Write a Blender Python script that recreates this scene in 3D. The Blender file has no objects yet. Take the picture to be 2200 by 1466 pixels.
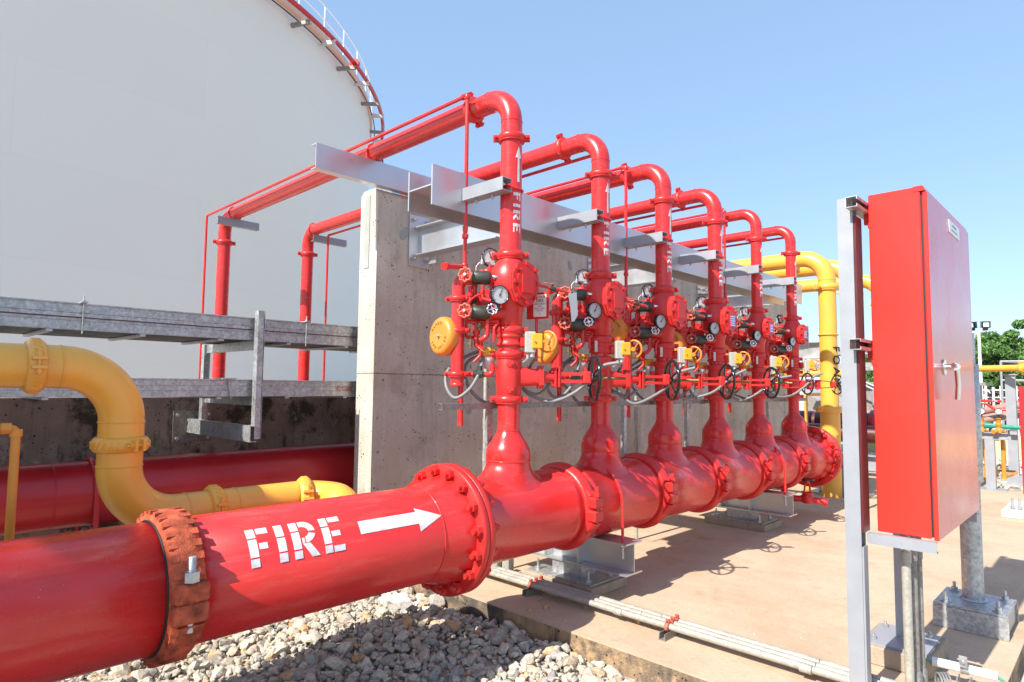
import bpy, math, random
import numpy as np
from mathutils import Vector, Matrix
random.seed(7)
R = math.radians
pi = math.pi
sc = bpy.context.scene

# ---------------------------------------------------------------- camera, sky, sun, exposure
cam = bpy.data.cameras.new("camera")
cam.sensor_width = 36.0
cam.lens = 1365.3 / 2200 * 36
cam.clip_start = 0.05
cam.clip_end = 3000
co = bpy.data.objects.new("camera", cam)
sc.collection.objects.link(co)
Fv = Vector((-0.69379349, 0.71668914, 0.07076199))
Rv = Vector((0.71897241, 0.69495788, 0.01059339))
Uv = Rv.cross(Fv)
m = Matrix((Rv, Uv, -Fv)).transposed().to_4x4()
m.translation = Vector((3.3957, -3.4793, 1.75))
co.matrix_world = m
sc.camera = co

SUN = Vector((-0.025, -1.10, 1.0)).normalized()          # towards the sun
w = bpy.data.worlds.new("World")
sc.world = w
w.use_nodes = True
nt = w.node_tree
nt.nodes.clear()
sky = nt.nodes.new("ShaderNodeTexSky")
sky.sky_type = 'NISHITA'
sky.sun_disc = False
sky.sun_elevation = math.asin(SUN.z)
sky.sun_rotation = math.atan2(SUN.x, SUN.y)
sky.altitude = 0
sky.air_density = 1.0
sky.dust_density = 0.6
sky.ozone_density = 2.5
bg = nt.nodes.new("ShaderNodeBackground")
bg.inputs[1].default_value = 0.15
wo = nt.nodes.new("ShaderNodeOutputWorld")
mixsky = nt.nodes.new("ShaderNodeMixRGB")
mixsky.inputs[0].default_value = 0.62
mixsky.inputs[2].default_value = (1.48, 2.26, 3.38, 1)      # hazy pale blue tropical sky
nt.links.new(sky.outputs[0], mixsky.inputs[1])
nt.links.new(mixsky.outputs[0], bg.inputs[0])
nt.links.new(bg.outputs[0], wo.inputs[0])
sun = bpy.data.lights.new("sun", 'SUN')
sun.energy = 4.3
sun.angle = R(0.5)
sun.color = (1.0, 0.955, 0.88)
so = bpy.data.objects.new("sun", sun)
sc.collection.objects.link(so)
so.rotation_euler = SUN.to_track_quat('Z', 'Y').to_euler()
so.location = (0, -8, 12)
sc.view_settings.view_transform = 'Standard'
sc.view_settings.look = 'None'
sc.view_settings.gamma = 1.0
sc.view_settings.exposure = 0.92

# ---------------------------------------------------------------- materials
MATS = {}


def mat(name, col, rough=0.5, metal=0.0, var=0.06, vscale=6.0, bump=0.0, bscale=120.0, coat=0.0, spec=0.5,
        dirt=None, dscale=3.0, damt=0.5, chips=None):
    if name in MATS:
        return MATS[name]
    mt = bpy.data.materials.new(name)
    mt.use_nodes = True
    n = mt.node_tree.nodes
    l = mt.node_tree.links
    b = n["Principled BSDF"]
    b.inputs["Roughness"].default_value = rough
    b.inputs["Metallic"].default_value = metal
    b.inputs["Coat Weight"].default_value = coat
    b.inputs["Coat Roughness"].default_value = 0.12
    b.inputs["Specular IOR Level"].default_value = spec
    tc = n.new("ShaderNodeTexCoord")
    src = tc.outputs["Object"]
    nz = n.new("ShaderNodeTexNoise")
    nz.inputs["Scale"].default_value = vscale
    nz.inputs["Detail"].default_value = 6
    l.new(src, nz.inputs["Vector"])
    mp = n.new("ShaderNodeMapRange")
    mp.inputs[1].default_value = 0.3
    mp.inputs[2].default_value = 0.7
    mp.inputs[3].default_value = 1 - var
    mp.inputs[4].default_value = 1 + var
    l.new(nz.outputs["Fac"], mp.inputs[0])
    hs = n.new("ShaderNodeHueSaturation")
    hs.inputs["Color"].default_value = (*col, 1)
    l.new(mp.outputs[0], hs.inputs["Value"])
    out = hs.outputs[0]
    if dirt:
        n2 = n.new("ShaderNodeTexNoise")
        n2.inputs["Scale"].default_value = dscale
        n2.inputs["Detail"].default_value = 8
        n2.inputs["Roughness"].default_value = 0.65
        l.new(src, n2.inputs["Vector"])
        r2 = n.new("ShaderNodeMapRange")
        r2.inputs[1].default_value = 0.45
        r2.inputs[2].default_value = 0.7
        r2.inputs[4].default_value = damt
        l.new(n2.outputs["Fac"], r2.inputs[0])
        mx = n.new("ShaderNodeMixRGB")
        mx.inputs[2].default_value = (*dirt, 1)
        l.new(r2.outputs[0], mx.inputs[0])
        l.new(out, mx.inputs[1])
        out = mx.outputs[0]
    if chips:
        vo = n.new("ShaderNodeTexVoronoi")
        vo.inputs["Scale"].default_value = 34
        l.new(src, vo.inputs["Vector"])
        n3 = n.new("ShaderNodeTexNoise")
        n3.inputs["Scale"].default_value = 3.2
        n3.inputs["Detail"].default_value = 5
        l.new(src, n3.inputs["Vector"])
        r3 = n.new("ShaderNodeMapRange")
        r3.inputs[1].default_value = 0.52
        r3.inputs[2].default_value = 0.74
        r3.inputs[4].default_value = 0.15
        l.new(n3.outputs["Fac"], r3.inputs[0])
        lt = n.new("ShaderNodeMath")
        lt.operation = 'LESS_THAN'
        l.new(vo.outputs["Distance"], lt.inputs[0])
        l.new(r3.outputs[0], lt.inputs[1])
        m3 = n.new("ShaderNodeMixRGB")
        m3.inputs[2].default_value = (*chips, 1)
        l.new(lt.outputs[0], m3.inputs[0])
        l.new(out, m3.inputs[1])
        out = m3.outputs[0]
        # fine dust streaks
        mpg = n.new("ShaderNodeMapping")
        mpg.inputs["Scale"].default_value = (9, 1.6, 14)
        l.new(src, mpg.inputs[0])
        n4 = n.new("ShaderNodeTexNoise")
        n4.inputs["Scale"].default_value = 1.7
        n4.inputs["Detail"].default_value = 9
        n4.inputs["Roughness"].default_value = 0.7
        l.new(mpg.outputs[0], n4.inputs["Vector"])
        r4 = n.new("ShaderNodeMapRange")
        r4.inputs[1].default_value = 0.52
        r4.inputs[2].default_value = 0.80
        r4.inputs[4].default_value = 0.28
        l.new(n4.outputs["Fac"], r4.inputs[0])
        m4 = n.new("ShaderNodeMixRGB")
        m4.inputs[2].default_value = (0.55, 0.22, 0.17, 1)
        l.new(r4.outputs[0], m4.inputs[0])
        l.new(out, m4.inputs[1])
        out = m4.outputs[0]
    l.new(out, b.inputs["Base Color"])
    if bump > 0:
        nb = n.new("ShaderNodeTexNoise")
        nb.inputs["Scale"].default_value = bscale
        nb.inputs["Detail"].default_value = 4
        l.new(src, nb.inputs["Vector"])
        bp = n.new("ShaderNodeBump")
        bp.inputs["Strength"].default_value = bump
        bp.inputs["Distance"].default_value = 0.004
        l.new(nb.outputs["Fac"], bp.inputs["Height"])
        l.new(bp.outputs[0], b.inputs["Normal"])
    # roughness variation
    rr = n.new("ShaderNodeMapRange")
    rr.inputs[1].default_value = 0.3
    rr.inputs[2].default_value = 0.7
    rr.inputs[3].default_value = max(0.03, rough - 0.07)
    rr.inputs[4].default_value = min(1, rough + 0.1)
    l.new(nz.outputs["Fac"], rr.inputs[0])
    l.new(rr.outputs[0], b.inputs["Roughness"])
    MATS[name] = mt
    return mt


def spangle(mt, scale=55.0, amt=0.35):
    n, l = mt.node_tree.nodes, mt.node_tree.links
    b = n["Principled BSDF"]
    tc = n.new("ShaderNodeTexCoord")
    vo = n.new("ShaderNodeTexVoronoi")
    vo.inputs["Scale"].default_value = scale
    l.new(tc.outputs["Object"], vo.inputs["Vector"])
    bw = n.new("ShaderNodeRGBToBW")
    l.new(vo.outputs["Color"], bw.inputs[0])
    r = n.new("ShaderNodeMapRange")
    r.inputs[3].default_value = 1 - amt
    r.inputs[4].default_value = 1 + amt * .4
    l.new(bw.outputs[0], r.inputs[0])
    mx = n.new("ShaderNodeMixRGB")
    mx.blend_type = 'MULTIPLY'
    mx.inputs[0].default_value = 1
    old = b.inputs["Base Color"].links[0].from_socket
    l.new(old, mx.inputs[1])
    l.new(r.outputs[0], mx.inputs[2])
    l.new(mx.outputs[0], b.inputs["Base Color"])


def nd(mt):
    return mt.node_tree.nodes, mt.node_tree.links


RED = mat("red_paint", (0.66, 0.024, 0.022), 0.25, var=0.07, vscale=3, bump=0.16, bscale=130, coat=0.2, dirt=(0.50, 0.030, 0.030), dscale=2.2, damt=0.5, chips=(0.62, 0.30, 0.25))
REDC = mat("red_cast_paint", (0.64, 0.024, 0.022), 0.34, var=0.06, vscale=8, bump=0.30, bscale=90, dirt=(0.50, 0.06, 0.04), dscale=14, damt=0.3)
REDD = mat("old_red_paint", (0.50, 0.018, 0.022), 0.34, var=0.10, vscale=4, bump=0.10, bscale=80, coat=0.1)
CABR = mat("cabinet_red_enamel", (0.70, 0.032, 0.020), 0.20, var=0.02, vscale=2, bump=0.16, bscale=230, coat=0.35)
YEL = mat("yellow_paint", (0.84, 0.40, 0.05), 0.34, var=0.05, vscale=3, bump=0.12, bscale=90, coat=0.1, dirt=(0.58, 0.33, 0.10), dscale=4, damt=0.4)
YELB = mat("yellow_plastic", (0.80, 0.37, 0.02), 0.45, var=0.12, vscale=40)
ORG = mat("orange_enamel", (0.80, 0.25, 0.03), 0.38, var=0.08, dirt=(0.45, 0.20, 0.06), dscale=18, damt=0.45)
ORGP = mat("orange_pipe_paint", (0.66, 0.25, 0.03), 0.4, var=0.08)
WHT = mat("white_stencil_paint", (0.78, 0.77, 0.76), 0.5, var=0.08, vscale=60, dirt=(0.70, 0.40, 0.38), dscale=38, damt=0.55)
WHTP = mat("white_plastic", (0.78, 0.78, 0.76), 0.4)
BLK = mat("black_enamel", (0.010, 0.010, 0.012), 0.16, coat=0.3)
BLKR = mat("black_rubber", (0.015, 0.015, 0.016), 0.6)
DIAL = mat("dial_face", (0.50, 0.52, 0.52), 0.35, var=0.02)
GALV = mat("galvanised_steel", (0.50, 0.51, 0.51), 0.42, metal=0.6, var=0.16, vscale=22, bump=0.1, bscale=60, dirt=(0.30, 0.28, 0.25), dscale=9, damt=0.4)
GALVD = mat("dull_galvanised", (0.30, 0.285, 0.26), 0.55, metal=0.35, var=0.2, vscale=30, bump=0.1, dirt=(0.20, 0.13, 0.09), dscale=12, damt=0.5)
ALU = mat("aluminium_paint", (0.60, 0.61, 0.62), 0.36, metal=0.75, var=0.05, vscale=5, bump=0.03, bscale=140)
ALUP = mat("silver_grey_paint", (0.33, 0.34, 0.365), 0.38, metal=0.15, var=0.05, vscale=6, bump=0.35, bscale=170)
COND = mat("conduit_galvanised", (0.42, 0.40, 0.34), 0.5, metal=0.2, var=0.14, vscale=30, dirt=(0.42, 0.38, 0.30), dscale=15, damt=0.5)
FLEX = mat("grey_flexible_conduit", (0.20, 0.205, 0.20), 0.5, var=0.06)
RUST = mat("rusty_orange_primer", (0.50, 0.10, 0.05), 0.8, var=0.35, vscale=16, bump=1.0, bscale=150, dirt=(0.15, 0.035, 0.016), dscale=13, damt=1.0, spec=0.2)
BRASS = mat("brass_thread", (0.30, 0.24, 0.10), 0.45, metal=0.8)
DKGN = mat("dark_bronze", (0.075, 0.08, 0.065), 0.42, metal=0.5, var=0.2, vscale=25)
HWR = mat("worn_red_handwheel", (0.50, 0.06, 0.03), 0.45, var=0.2, vscale=60, dirt=(0.55, 0.35, 0.22), dscale=70, damt=0.7)
CHROME = mat("chrome", (0.72, 0.72, 0.72), 0.14, metal=1.0)
BOLTG = mat("zinc_bolt", (0.50, 0.52, 0.52), 0.4, metal=0.7, var=0.15, vscale=60)
MAROON = mat("maroon_paint_and_reflection", (0.10, 0.018, 0.02), 0.35, coat=0.2)  # maroon pipes and cable; also the reflection painted on the cabinet post
BLUE = mat("blue_paint", (0.06, 0.25, 0.62), 0.4)
GREEN = mat("green_paint", (0.015, 0.26, 0.17), 0.35, coat=0.2)
BROWNP = mat("brown_pipe_paint", (0.36, 0.20, 0.16), 0.5)
TANKM = mat("tank_white_paint", (0.76, 0.725, 0.665), 0.55, var=0.015, vscale=0.2)
PEACH = mat("tank_rim_primer", (0.70, 0.48, 0.36), 0.6)
GBOX = mat("grey_enclosure", (0.42, 0.42, 0.375), 0.45, var=0.08, vscale=40)
WHCONC = mat("white_concrete", (0.62, 0.60, 0.56), 0.8, var=0.1, vscale=4, dirt=(0.4, 0.37, 0.32), dscale=3)
STICK = mat("sticker_blue", (0.10, 0.16, 0.50), 0.4)
LEAF = mat("leaf_green", (0.085, 0.18, 0.035), 0.55, var=0.4, vscale=1.2)
BARK = mat("bark", (0.16, 0.11, 0.07), 0.9)
PLAST = mat("clear_plastic_bag", (0.75, 0.74, 0.70), 0.25, var=0.05)


spangle(GALV)
spangle(GALVD, 60, .3)
spangle(COND, 90, .18)


def stain_concrete(name, base, dark, seams=(), holes=True, blotch=0.5, warm=None, bump=0.35, streak=0.45, mould=None, stain=None):
    """board-marked / cast concrete: mottling, streaks, bug holes and form seams as real marks."""
    mt = bpy.data.materials.new(name)
    mt.use_nodes = True
    n, l = nd(mt)
    b = n["Principled BSDF"]
    b.inputs["Roughness"].default_value = 0.85
    b.inputs["Specular IOR Level"].default_value = 0.25
    tc = n.new("ShaderNodeTexCoord")
    src = tc.outputs["Object"]
    sep = n.new("ShaderNodeSeparateXYZ")
    l.new(src, sep.inputs[0])

    def noise(scale, det=7, rg=0.6, stretch=None):
        z = n.new("ShaderNodeTexNoise")
        z.inputs["Scale"].default_value = scale
        z.inputs["Detail"].default_value = det
        z.inputs["Roughness"].default_value = rg
        if stretch:
            mp = n.new("ShaderNodeMapping")
            mp.inputs["Scale"].default_value = stretch
            l.new(src, mp.inputs[0])
            l.new(mp.outputs[0], z.inputs["Vector"])
        else:
            l.new(src, z.inputs["Vector"])
        return z.outputs["Fac"]

    def rng(sock, a, c, lo=0.0, hi=1.0):
        r = n.new("ShaderNodeMapRange")
        r.inputs[1].default_value = a
        r.inputs[2].default_value = c
        r.inputs[3].default_value = lo
        r.inputs[4].default_value = hi
        l.new(sock, r.inputs[0])
        return r.outputs[0]

    def mixc(f, c1, c2):
        x = n.new("ShaderNodeMixRGB")
        l.new(f, x.inputs[0])
        for i, c in ((1, c1), (2, c2)):
            if isinstance(c, tuple):
                x.inputs[i].default_value = (*c, 1)
            else:
                l.new(c, x.inputs[i])
        return x.outputs[0]
    col = mixc(rng(noise(1.3, 9, 0.68), 0.38, 0.64, 0, blotch), base, dark)
    col = mixc(rng(noise(3.0, 8, 0.7, (2.5, 2.5, 0.25)), 0.46, 0.70, 0, streak), col, tuple(c * 0.60 for c in dark))
    if warm:
        col = mixc(rng(noise(0.9, 5), 0.42, 0.66, 0, 0.75), col, warm)
    col = mixc(rng(noise(34, 7, 0.75), 0.42, 0.68, 0, 0.42), col, tuple(c * 0.62 for c in base))
    if mould:
        col = mixc(rng(noise(2.1, 10, 0.72), 0.49, 0.57, 0, 0.88), col, mould)
        col = mixc(rng(noise(2.2, 9, 0.75, (1.6, 1.6, 0.35)), 0.56, 0.64, 0, 0.7), col, mould)
        col = mixc(rng(noise(4.7, 8, 0.7), 0.58, 0.66, 0, 0.5), col, tuple(c * 1.5 for c in base))
    if stain:
        col = mixc(rng(noise(1.9, 9, 0.7), 0.56, 0.66, 0, 0.45), col, stain)
        col = mixc(rng(noise(11, 8, 0.75), 0.60, 0.68, 0, 0.40), col, tuple(c * 0.7 for c in stain))
        col = mixc(rng(noise(95, 3, 0.6), 0.66, 0.70, 0, 0.55), col, tuple(c * 0.4 for c in stain))
    height = noise(60, 6)
    if holes:
        vo = n.new("ShaderNodeTexVoronoi")
        vo.inputs["Scale"].default_value = 26
        vo.inputs["Randomness"].default_value = 1
        l.new(src, vo.inputs["Vector"])
        pick = rng(noise(7, 4, 0.7), 0.44, 0.64, 0.0, 0.28)
        lt = n.new("ShaderNodeMath")
        lt.operation = 'LESS_THAN'
        l.new(vo.outputs["Distance"], lt.inputs[0])
        l.new(pick, lt.inputs[1])
        col = mixc(lt.outputs[0], col, tuple(c * 0.25 for c in dark))
    for axis, pos, wd in seams:
        s = n.new("ShaderNodeMath")
        s.operation = 'SUBTRACT'
        l.new(sep.outputs[axis], s.inputs[0])
        s.inputs[1].default_value = pos
        wob = rng(noise(20, 3), 0.3, 0.7, -0.004, 0.004)
        s2 = n.new("ShaderNodeMath")
        s2.operation = 'ADD'
        l.new(s.outputs[0], s2.inputs[0])
        l.new(wob, s2.inputs[1])
        a = n.new("ShaderNodeMath")
        a.operation = 'ABSOLUTE'
        l.new(s2.outputs[0], a.inputs[0])
        f = rng(a.outputs[0], wd, wd * 2.2, 0.75, 0)
        col = mixc(f, col, tuple(c * 0.35 for c in dark))
    l.new(col, b.inputs["Base Color"])
    bp = n.new("ShaderNodeBump")
    bp.inputs["Strength"].default_value = bump
    bp.inputs["Distance"].default_value = 0.01
    l.new(height, bp.inputs["Height"])
    l.new(bp.outputs[0], b.inputs["Normal"])
    MATS[name] = mt
    return mt


WALLC = stain_concrete("cast_concrete_wall", (0.68, 0.625, 0.54), (0.44, 0.375, 0.31), blotch=0.75, streak=0.5, bump=0.8, stain=(0.30, 0.24, 0.19),
                       seams=[(1, y, 0.0035) for y in (1.22, 2.44, 3.66, 4.88, 6.1, 7.32, 8.54, 9.76)] + [(2, 1.86, 0.004)],
                       warm=(0.54, 0.41, 0.31))
DARKC = stain_concrete("mossy_dark_concrete", (0.40, 0.32, 0.27), (0.06, 0.048, 0.04), blotch=0.6, streak=0.4, mould=(0.035, 0.034, 0.028),
                       warm=(0.46, 0.32, 0.25), seams=[(1, -0.2, 0.004), (1, -3.2, 0.004)])
DECKC = stain_concrete("dusty_concrete_slab", (0.57, 0.43, 0.295), (0.46, 0.32, 0.21), blotch=0.8, streak=0.22, warm=(0.59, 0.465, 0.335), bump=0.2, holes=False, stain=(0.40, 0.26, 0.16),
                       seams=[(1, 7.4, 0.005)])
KERBC = stain_concrete("slab_edge_concrete", (0.54, 0.35, 0.19), (0.13, 0.11, 0.09), blotch=1.0, streak=0.5, bump=1.0, mould=(0.09, 0.08, 0.07))
PADC = stain_concrete("pad_concrete", (0.46, 0.37, 0.27), (0.28, 0.23, 0.17), bump=0.5, holes=False)
PATCH = mat("mortar_patch", (0.33, 0.34, 0.31), 0.9, var=0.1, bump=0.3)


def stone_mat(name, hue):
    mt = bpy.data.materials.new(name)
    mt.use_nodes = True
    n, l = nd(mt)
    b = n["Principled BSDF"]
    b.inputs["Roughness"].default_value = 0.9
    b.inputs["Specular IOR Level"].default_value = 0.2
    g = n.new("ShaderNodeNewGeometry")
    cr = n.new("ShaderNodeValToRGB")
    cr.color_ramp.interpolation = 'LINEAR'
    e = cr.color_ramp.elements
    e[0].position = 0.0
    e[0].color = (0.38, 0.33, 0.27, 1)
    e[1].position = 1.0
    e[1].color = (0.68, 0.62, 0.51, 1)
    for p, c in ((0.25, (0.58, 0.50, 0.38)), (0.42, (0.36, 0.34, 0.31)), (0.6, (0.64, 0.57, 0.45)), (0.8, (0.54, 0.47, 0.37)), (0.88, (0.60, 0.36, 0.17)), (0.93, (0.64, 0.57, 0.46))):
        x = e.new(p)
        x.color = (*c, 1)
    l.new(g.outputs["Random Per Island"], cr.inputs[0])
    tc = n.new("ShaderNodeTexCoord")
    nz = n.new("ShaderNodeTexNoise")
    nz.inputs["Scale"].default_value = 55
    nz.inputs["Detail"].default_value = 6
    l.new(tc.outputs["Object"], nz.inputs["Vector"])
    mx = n.new("ShaderNodeMixRGB")
    mx.blend_type = 'MULTIPLY'
    mx.inputs[0].default_value = 0.75
    r = n.new("ShaderNodeMapRange")
    r.inputs[1].default_value = 0.3
    r.inputs[2].default_value = 0.7
    r.inputs[3].default_value = 0.55
    r.inputs[4].default_value = 1.15
    l.new(nz.outputs["Fac"], r.inputs[0])
    l.new(cr.outputs[0], mx.inputs[1])
    l.new(r.outputs[0], mx.inputs[2])
    l.new(mx.outputs[0], b.inputs["Base Color"])
    bp = n.new("ShaderNodeBump")
    bp.inputs["Strength"].default_value = 0.6
    bp.inputs["Distance"].default_value = 0.004
    l.new(nz.outputs["Fac"], bp.inputs["Height"])
    l.new(bp.outputs[0], b.inputs["Normal"])
    return mt


STONE = stone_mat("crushed_stone", 0)
SOIL = mat("gravelly_soil", (0.36, 0.32, 0.27), 0.95, var=0.3, vscale=14, bump=1.0, bscale=30, dirt=(0.22, 0.19, 0.16), dscale=20, damt=0.8)
FARG = mat("far_ground", (0.50, 0.45, 0.38), 0.95, var=0.25, vscale=0.6, bump=0.6, bscale=6, dirt=(0.30, 0.29, 0.24), dscale=0.3, damt=0.6)

# ---------------------------------------------------------------- mesh building
col = sc.collection
WL = {}          # world location of every object made here


def T(*a):
    return Vector(a)


def basis(ax):
    ax = Vector(ax).normalized()
    h = Vector((0, 0, 1)) if abs(ax.z) < 0.9 else Vector((1, 0, 0))
    e1 = ax.cross(h).normalized()
    e2 = ax.cross(e1).normalized()
    return ax, e1, e2


class MB:
    def __init__(s, M=None):
        s.v, s.f, s.s = [], [], []
        s.M = M if M is not None else Matrix.Identity(4)

    def add(s, vs, fs, smooth=False):
        o = len(s.v)
        s.v += [s.M @ Vector(p) for p in vs]
        s.f += [[i + o for i in f] for f in fs]
        s.s += [smooth] * len(fs)
        return s

    def box(s, a, b, bev=0.0):
        a, b = Vector(a), Vector(b)
        x0, y0, z0 = (min(a[i], b[i]) for i in range(3))
        x1, y1, z1 = (max(a[i], b[i]) for i in range(3))
        if bev <= 0:
            vs = [(x0, y0, z0), (x1, y0, z0), (x1, y1, z0), (x0, y1, z0), (x0, y0, z1), (x1, y0, z1), (x1, y1, z1), (x0, y1, z1)]
            return s.add(vs, [(0, 3, 2, 1), (4, 5, 6, 7), (0, 1, 5, 4), (1, 2, 6, 5), (2, 3, 7, 6), (3, 0, 4, 7)])
        t = bev
        rings = []
        for z, i in ((z0, t), (z0 + t, 0), (z1 - t, 0), (z1, t)):
            rings.append([(x0 + i, y0 + t, z), (x0 + t, y0 + i, z), (x1 - t, y0 + i, z), (x1 - i, y0 + t, z),
                          (x1 - i, y1 - t, z), (x1 - t, y1 - i, z), (x0 + t, y1 - i, z), (x0 + i, y1 - t, z)])
        vs = [p for r_ in rings for p in r_]
        fs = [tuple(reversed(range(8))), tuple(range(24, 32))]
        for k in range(3):
            for j in range(8):
                fs.append((k * 8 + j, k * 8 + (j + 1) % 8, k * 8 + 8 + (j + 1) % 8, k * 8 + 8 + j))
        return s.add(vs, fs)

    def obox(s, c, ex, ey, ez):
        """box at centre c with half-extent vectors"""
        c, ex, ey, ez = map(Vector, (c, ex, ey, ez))
        vs = [c + ex * i + ey * j + ez * k for k in (-1, 1) for j in (-1, 1) for i in (-1, 1)]
        fs = [(0, 2, 3, 1), (4, 5, 7, 6), (0, 1, 5, 4), (1, 3, 7, 5), (3, 2, 6, 7), (2, 0, 4, 6)]
        if ex.cross(ey).dot(ez) < 0:
            fs = [tuple(reversed(f)) for f in fs]
        return s.add(vs, fs)

    def lathe(s, prof, o=(0, 0, 0), ax=(0, 0, 1), n=28, cap=True, smooth=True):
        """prof: (radius, distance along ax)"""
        o = Vector(o)
        a, e1, e2 = basis(ax)
        vs = []
        for r, h in prof:
            for k in range(n):
                t = 2 * pi * k / n
                vs.append(o + a * h + (e1 * math.cos(t) + e2 * math.sin(t)) * r)
        fs = []
        for i in range(len(prof) - 1):
            for k in range(n):
                fs.append((i * n + k, i * n + (k + 1) % n, (i + 1) * n + (k + 1) % n, (i + 1) * n + k))
        s.add(vs, fs, smooth)
        if cap:
            s.add(vs[:n], [tuple(reversed(range(n)))])
            s.add(vs[-n:], [tuple(range(n))])
        return s

    def cyl(s, p, q, r, r2=None, n=20, smooth=True):
        p, q = Vector(p), Vector(q)
        d = q - p
        return s.lathe([(r, 0), (r if r2 is None else r2, d.length)], p, d, n, True, smooth)

    def prism(s, c, ax, r, h, n=6, rot=0.0):
        """n-sided prism centred at c"""
        a, e1, e2 = basis(ax)
        c = Vector(c)
        vs = []
        for hh in (-h / 2, h / 2):
            for k in range(n):
                t = 2 * pi * k / n + rot
                vs.append(c + a * hh + (e1 * math.cos(t) + e2 * math.sin(t)) * r)
        fs = [tuple(reversed(range(n))), tuple(range(n, 2 * n))]
        for k in range(n):
            fs.append((k, (k + 1) % n, n + (k + 1) % n, n + k))
        return s.add(vs, fs)

    def ring(s, c, ax, R_, r, n=40, m_=8, a0=0.0, a1=2 * pi, e=None):
        a, e1, e2 = basis(ax)
        if e:
            e1 = Vector(e).normalized()
            e2 = a.cross(e1).normalized()
        c = Vector(c)
        full = abs(a1 - a0 - 2 * pi) < 1e-6
        cnt = n if full else n + 1
        vs = []
        for i in range(cnt):
            t = a0 + (a1 - a0) * i / n
            d = e1 * math.cos(t) + e2 * math.sin(t)
            for j in range(m_):
                p = 2 * pi * j / m_
                vs.append(c + d * (R_ + r * math.cos(p)) + a * (r * math.sin(p)))
        fs = []
        for i in range(n):
            i2 = (i + 1) % cnt
            for j in range(m_):
                fs.append((i * m_ + j, i2 * m_ + j, i2 * m_ + (j + 1) % m_, i * m_ + (j + 1) % m_))
        return s.add(vs, fs, True)

    def tube(s, pts, r, bend=0.0, n=14, closed_ends=True, seg=8):
        pts = fillet([Vector(p) for p in pts], bend, seg)
        rs = r if isinstance(r, (list, tuple)) else [r] * len(pts)
        t0 = (pts[1] - pts[0]).normalized()
        _, e1, e2 = basis(t0)
        vs = []
        prev = t0
        N = len(pts)
        for i, p in enumerate(pts):
            if i == 0:
                t = t0
            elif i == N - 1:
                t = (pts[-1] - pts[-2]).normalized()
            else:
                t = ((pts[i + 1] - p).normalized() + (p - pts[i - 1]).normalized()).normalized()
            q = prev.rotation_difference(t)
            e1 = q @ e1
            e2 = q @ e2
            prev = t
            for k in range(n):
                a = 2 * pi * k / n
                vs.append(p + (e1 * math.cos(a) + e2 * math.sin(a)) * rs[i])
        fs = []
        for i in range(N - 1):
            for k in range(n):
                fs.append((i * n + k, i * n + (k + 1) % n, (i + 1) * n + (k + 1) % n, (i + 1) * n + k))
        s.add(vs, fs, True)
        if closed_ends:
            s.add(vs[:n], [tuple(reversed(range(n)))])
            s.add(vs[-n:], [tuple(range(n))])
        return s

    def extr(s, poly, o, ex, ey, ez, closed=True):
        """polygon (2-D, in ex,ey) extruded along ez (full vector)"""
        o, ex, ey, ez = map(Vector, (o, ex, ey, ez))
        n = len(poly)
        vs = [o + ex * x + ey * y for x, y in poly] + [o + ex * x + ey * y + ez for x, y in poly]
        fs = [tuple(reversed(range(n))), tuple(range(n, 2 * n))]
        for k in range(n):
            fs.append((k, (k + 1) % n, n + (k + 1) % n, n + k))
        if ex.cross(ey).dot(ez) < 0:
            fs = [tuple(reversed(f)) for f in fs]
        return s.add(vs, fs)

    def build(s, name, material, parent=None):
        me = bpy.data.meshes.new(name)
        base = WL.get(parent.name, Vector()) if parent else Vector()
        me.from_pydata([tuple(p - base) for p in s.v], [], s.f)
        me.polygons.foreach_set("use_smooth", s.s)
        me.materials.append(material)
        me.update()
        o = bpy.data.objects.new(name, me)
        col.objects.link(o)
        WL[o.name] = base.copy()
        if parent:
            o.parent = parent
        return o


def fillet(pts, r, seg=8):
    if r <= 0 or len(pts) < 3:
        return pts
    out = [pts[0]]
    for i in range(1, len(pts) - 1):
        p, a, b = pts[i], pts[i - 1], pts[i + 1]
        d1 = (a - p)
        d2 = (b - p)
        l1, l2 = d1.length, d2.length
        d1.normalize()
        d2.normalize()
        ang = d1.angle(d2)
        if ang > pi - 0.02:
            out.append(p)
            continue
        rr = r
        tl = rr / math.tan(ang / 2)
        lim = min(l1, l2) * 0.49
        if tl > lim:
            tl = lim
            rr = tl * math.tan(ang / 2)
        bis = (d1 + d2).normalized()
        c = p + bis * (rr / math.sin(ang / 2))
        s0 = p + d1 * tl - c
        s1 = p + d2 * tl - c
        tot = s0.angle(s1)
        axis = s0.cross(s1).normalized()
        k = max(2, int(seg * tot / (pi / 2)))
        for j in range(k + 1):
            out.append(c + Matrix.Rotation(tot * j / k, 3, axis) @ s0)
    out.append(pts[-1])
    return out


def tag(o, label=None, cat=None, group=None, kind=None):
    if label:
        o["label"] = label
    if cat:
        o["category"] = cat
    if group:
        o["group"] = group
    if kind:
        o["kind"] = kind
    return o


def thing(name, loc, label, cat, group=None):
    o = bpy.data.objects.new(name, None)
    o.empty_display_size = 0.1
    col.objects.link(o)
    o.location = loc
    WL[o.name] = Vector(loc)
    return tag(o, label, cat, group)


def single(mb, name, material, loc, label, cat, group=None, kind=None):
    """a thing that is one mesh, with its origin at loc"""
    loc = Vector(loc)
    me_v = mb.v
    mb.v = [p - loc for p in me_v]
    o = mb.build(name, material)
    o.location = loc
    WL[o.name] = loc
    return tag(o, label, cat, group, kind)


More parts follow.
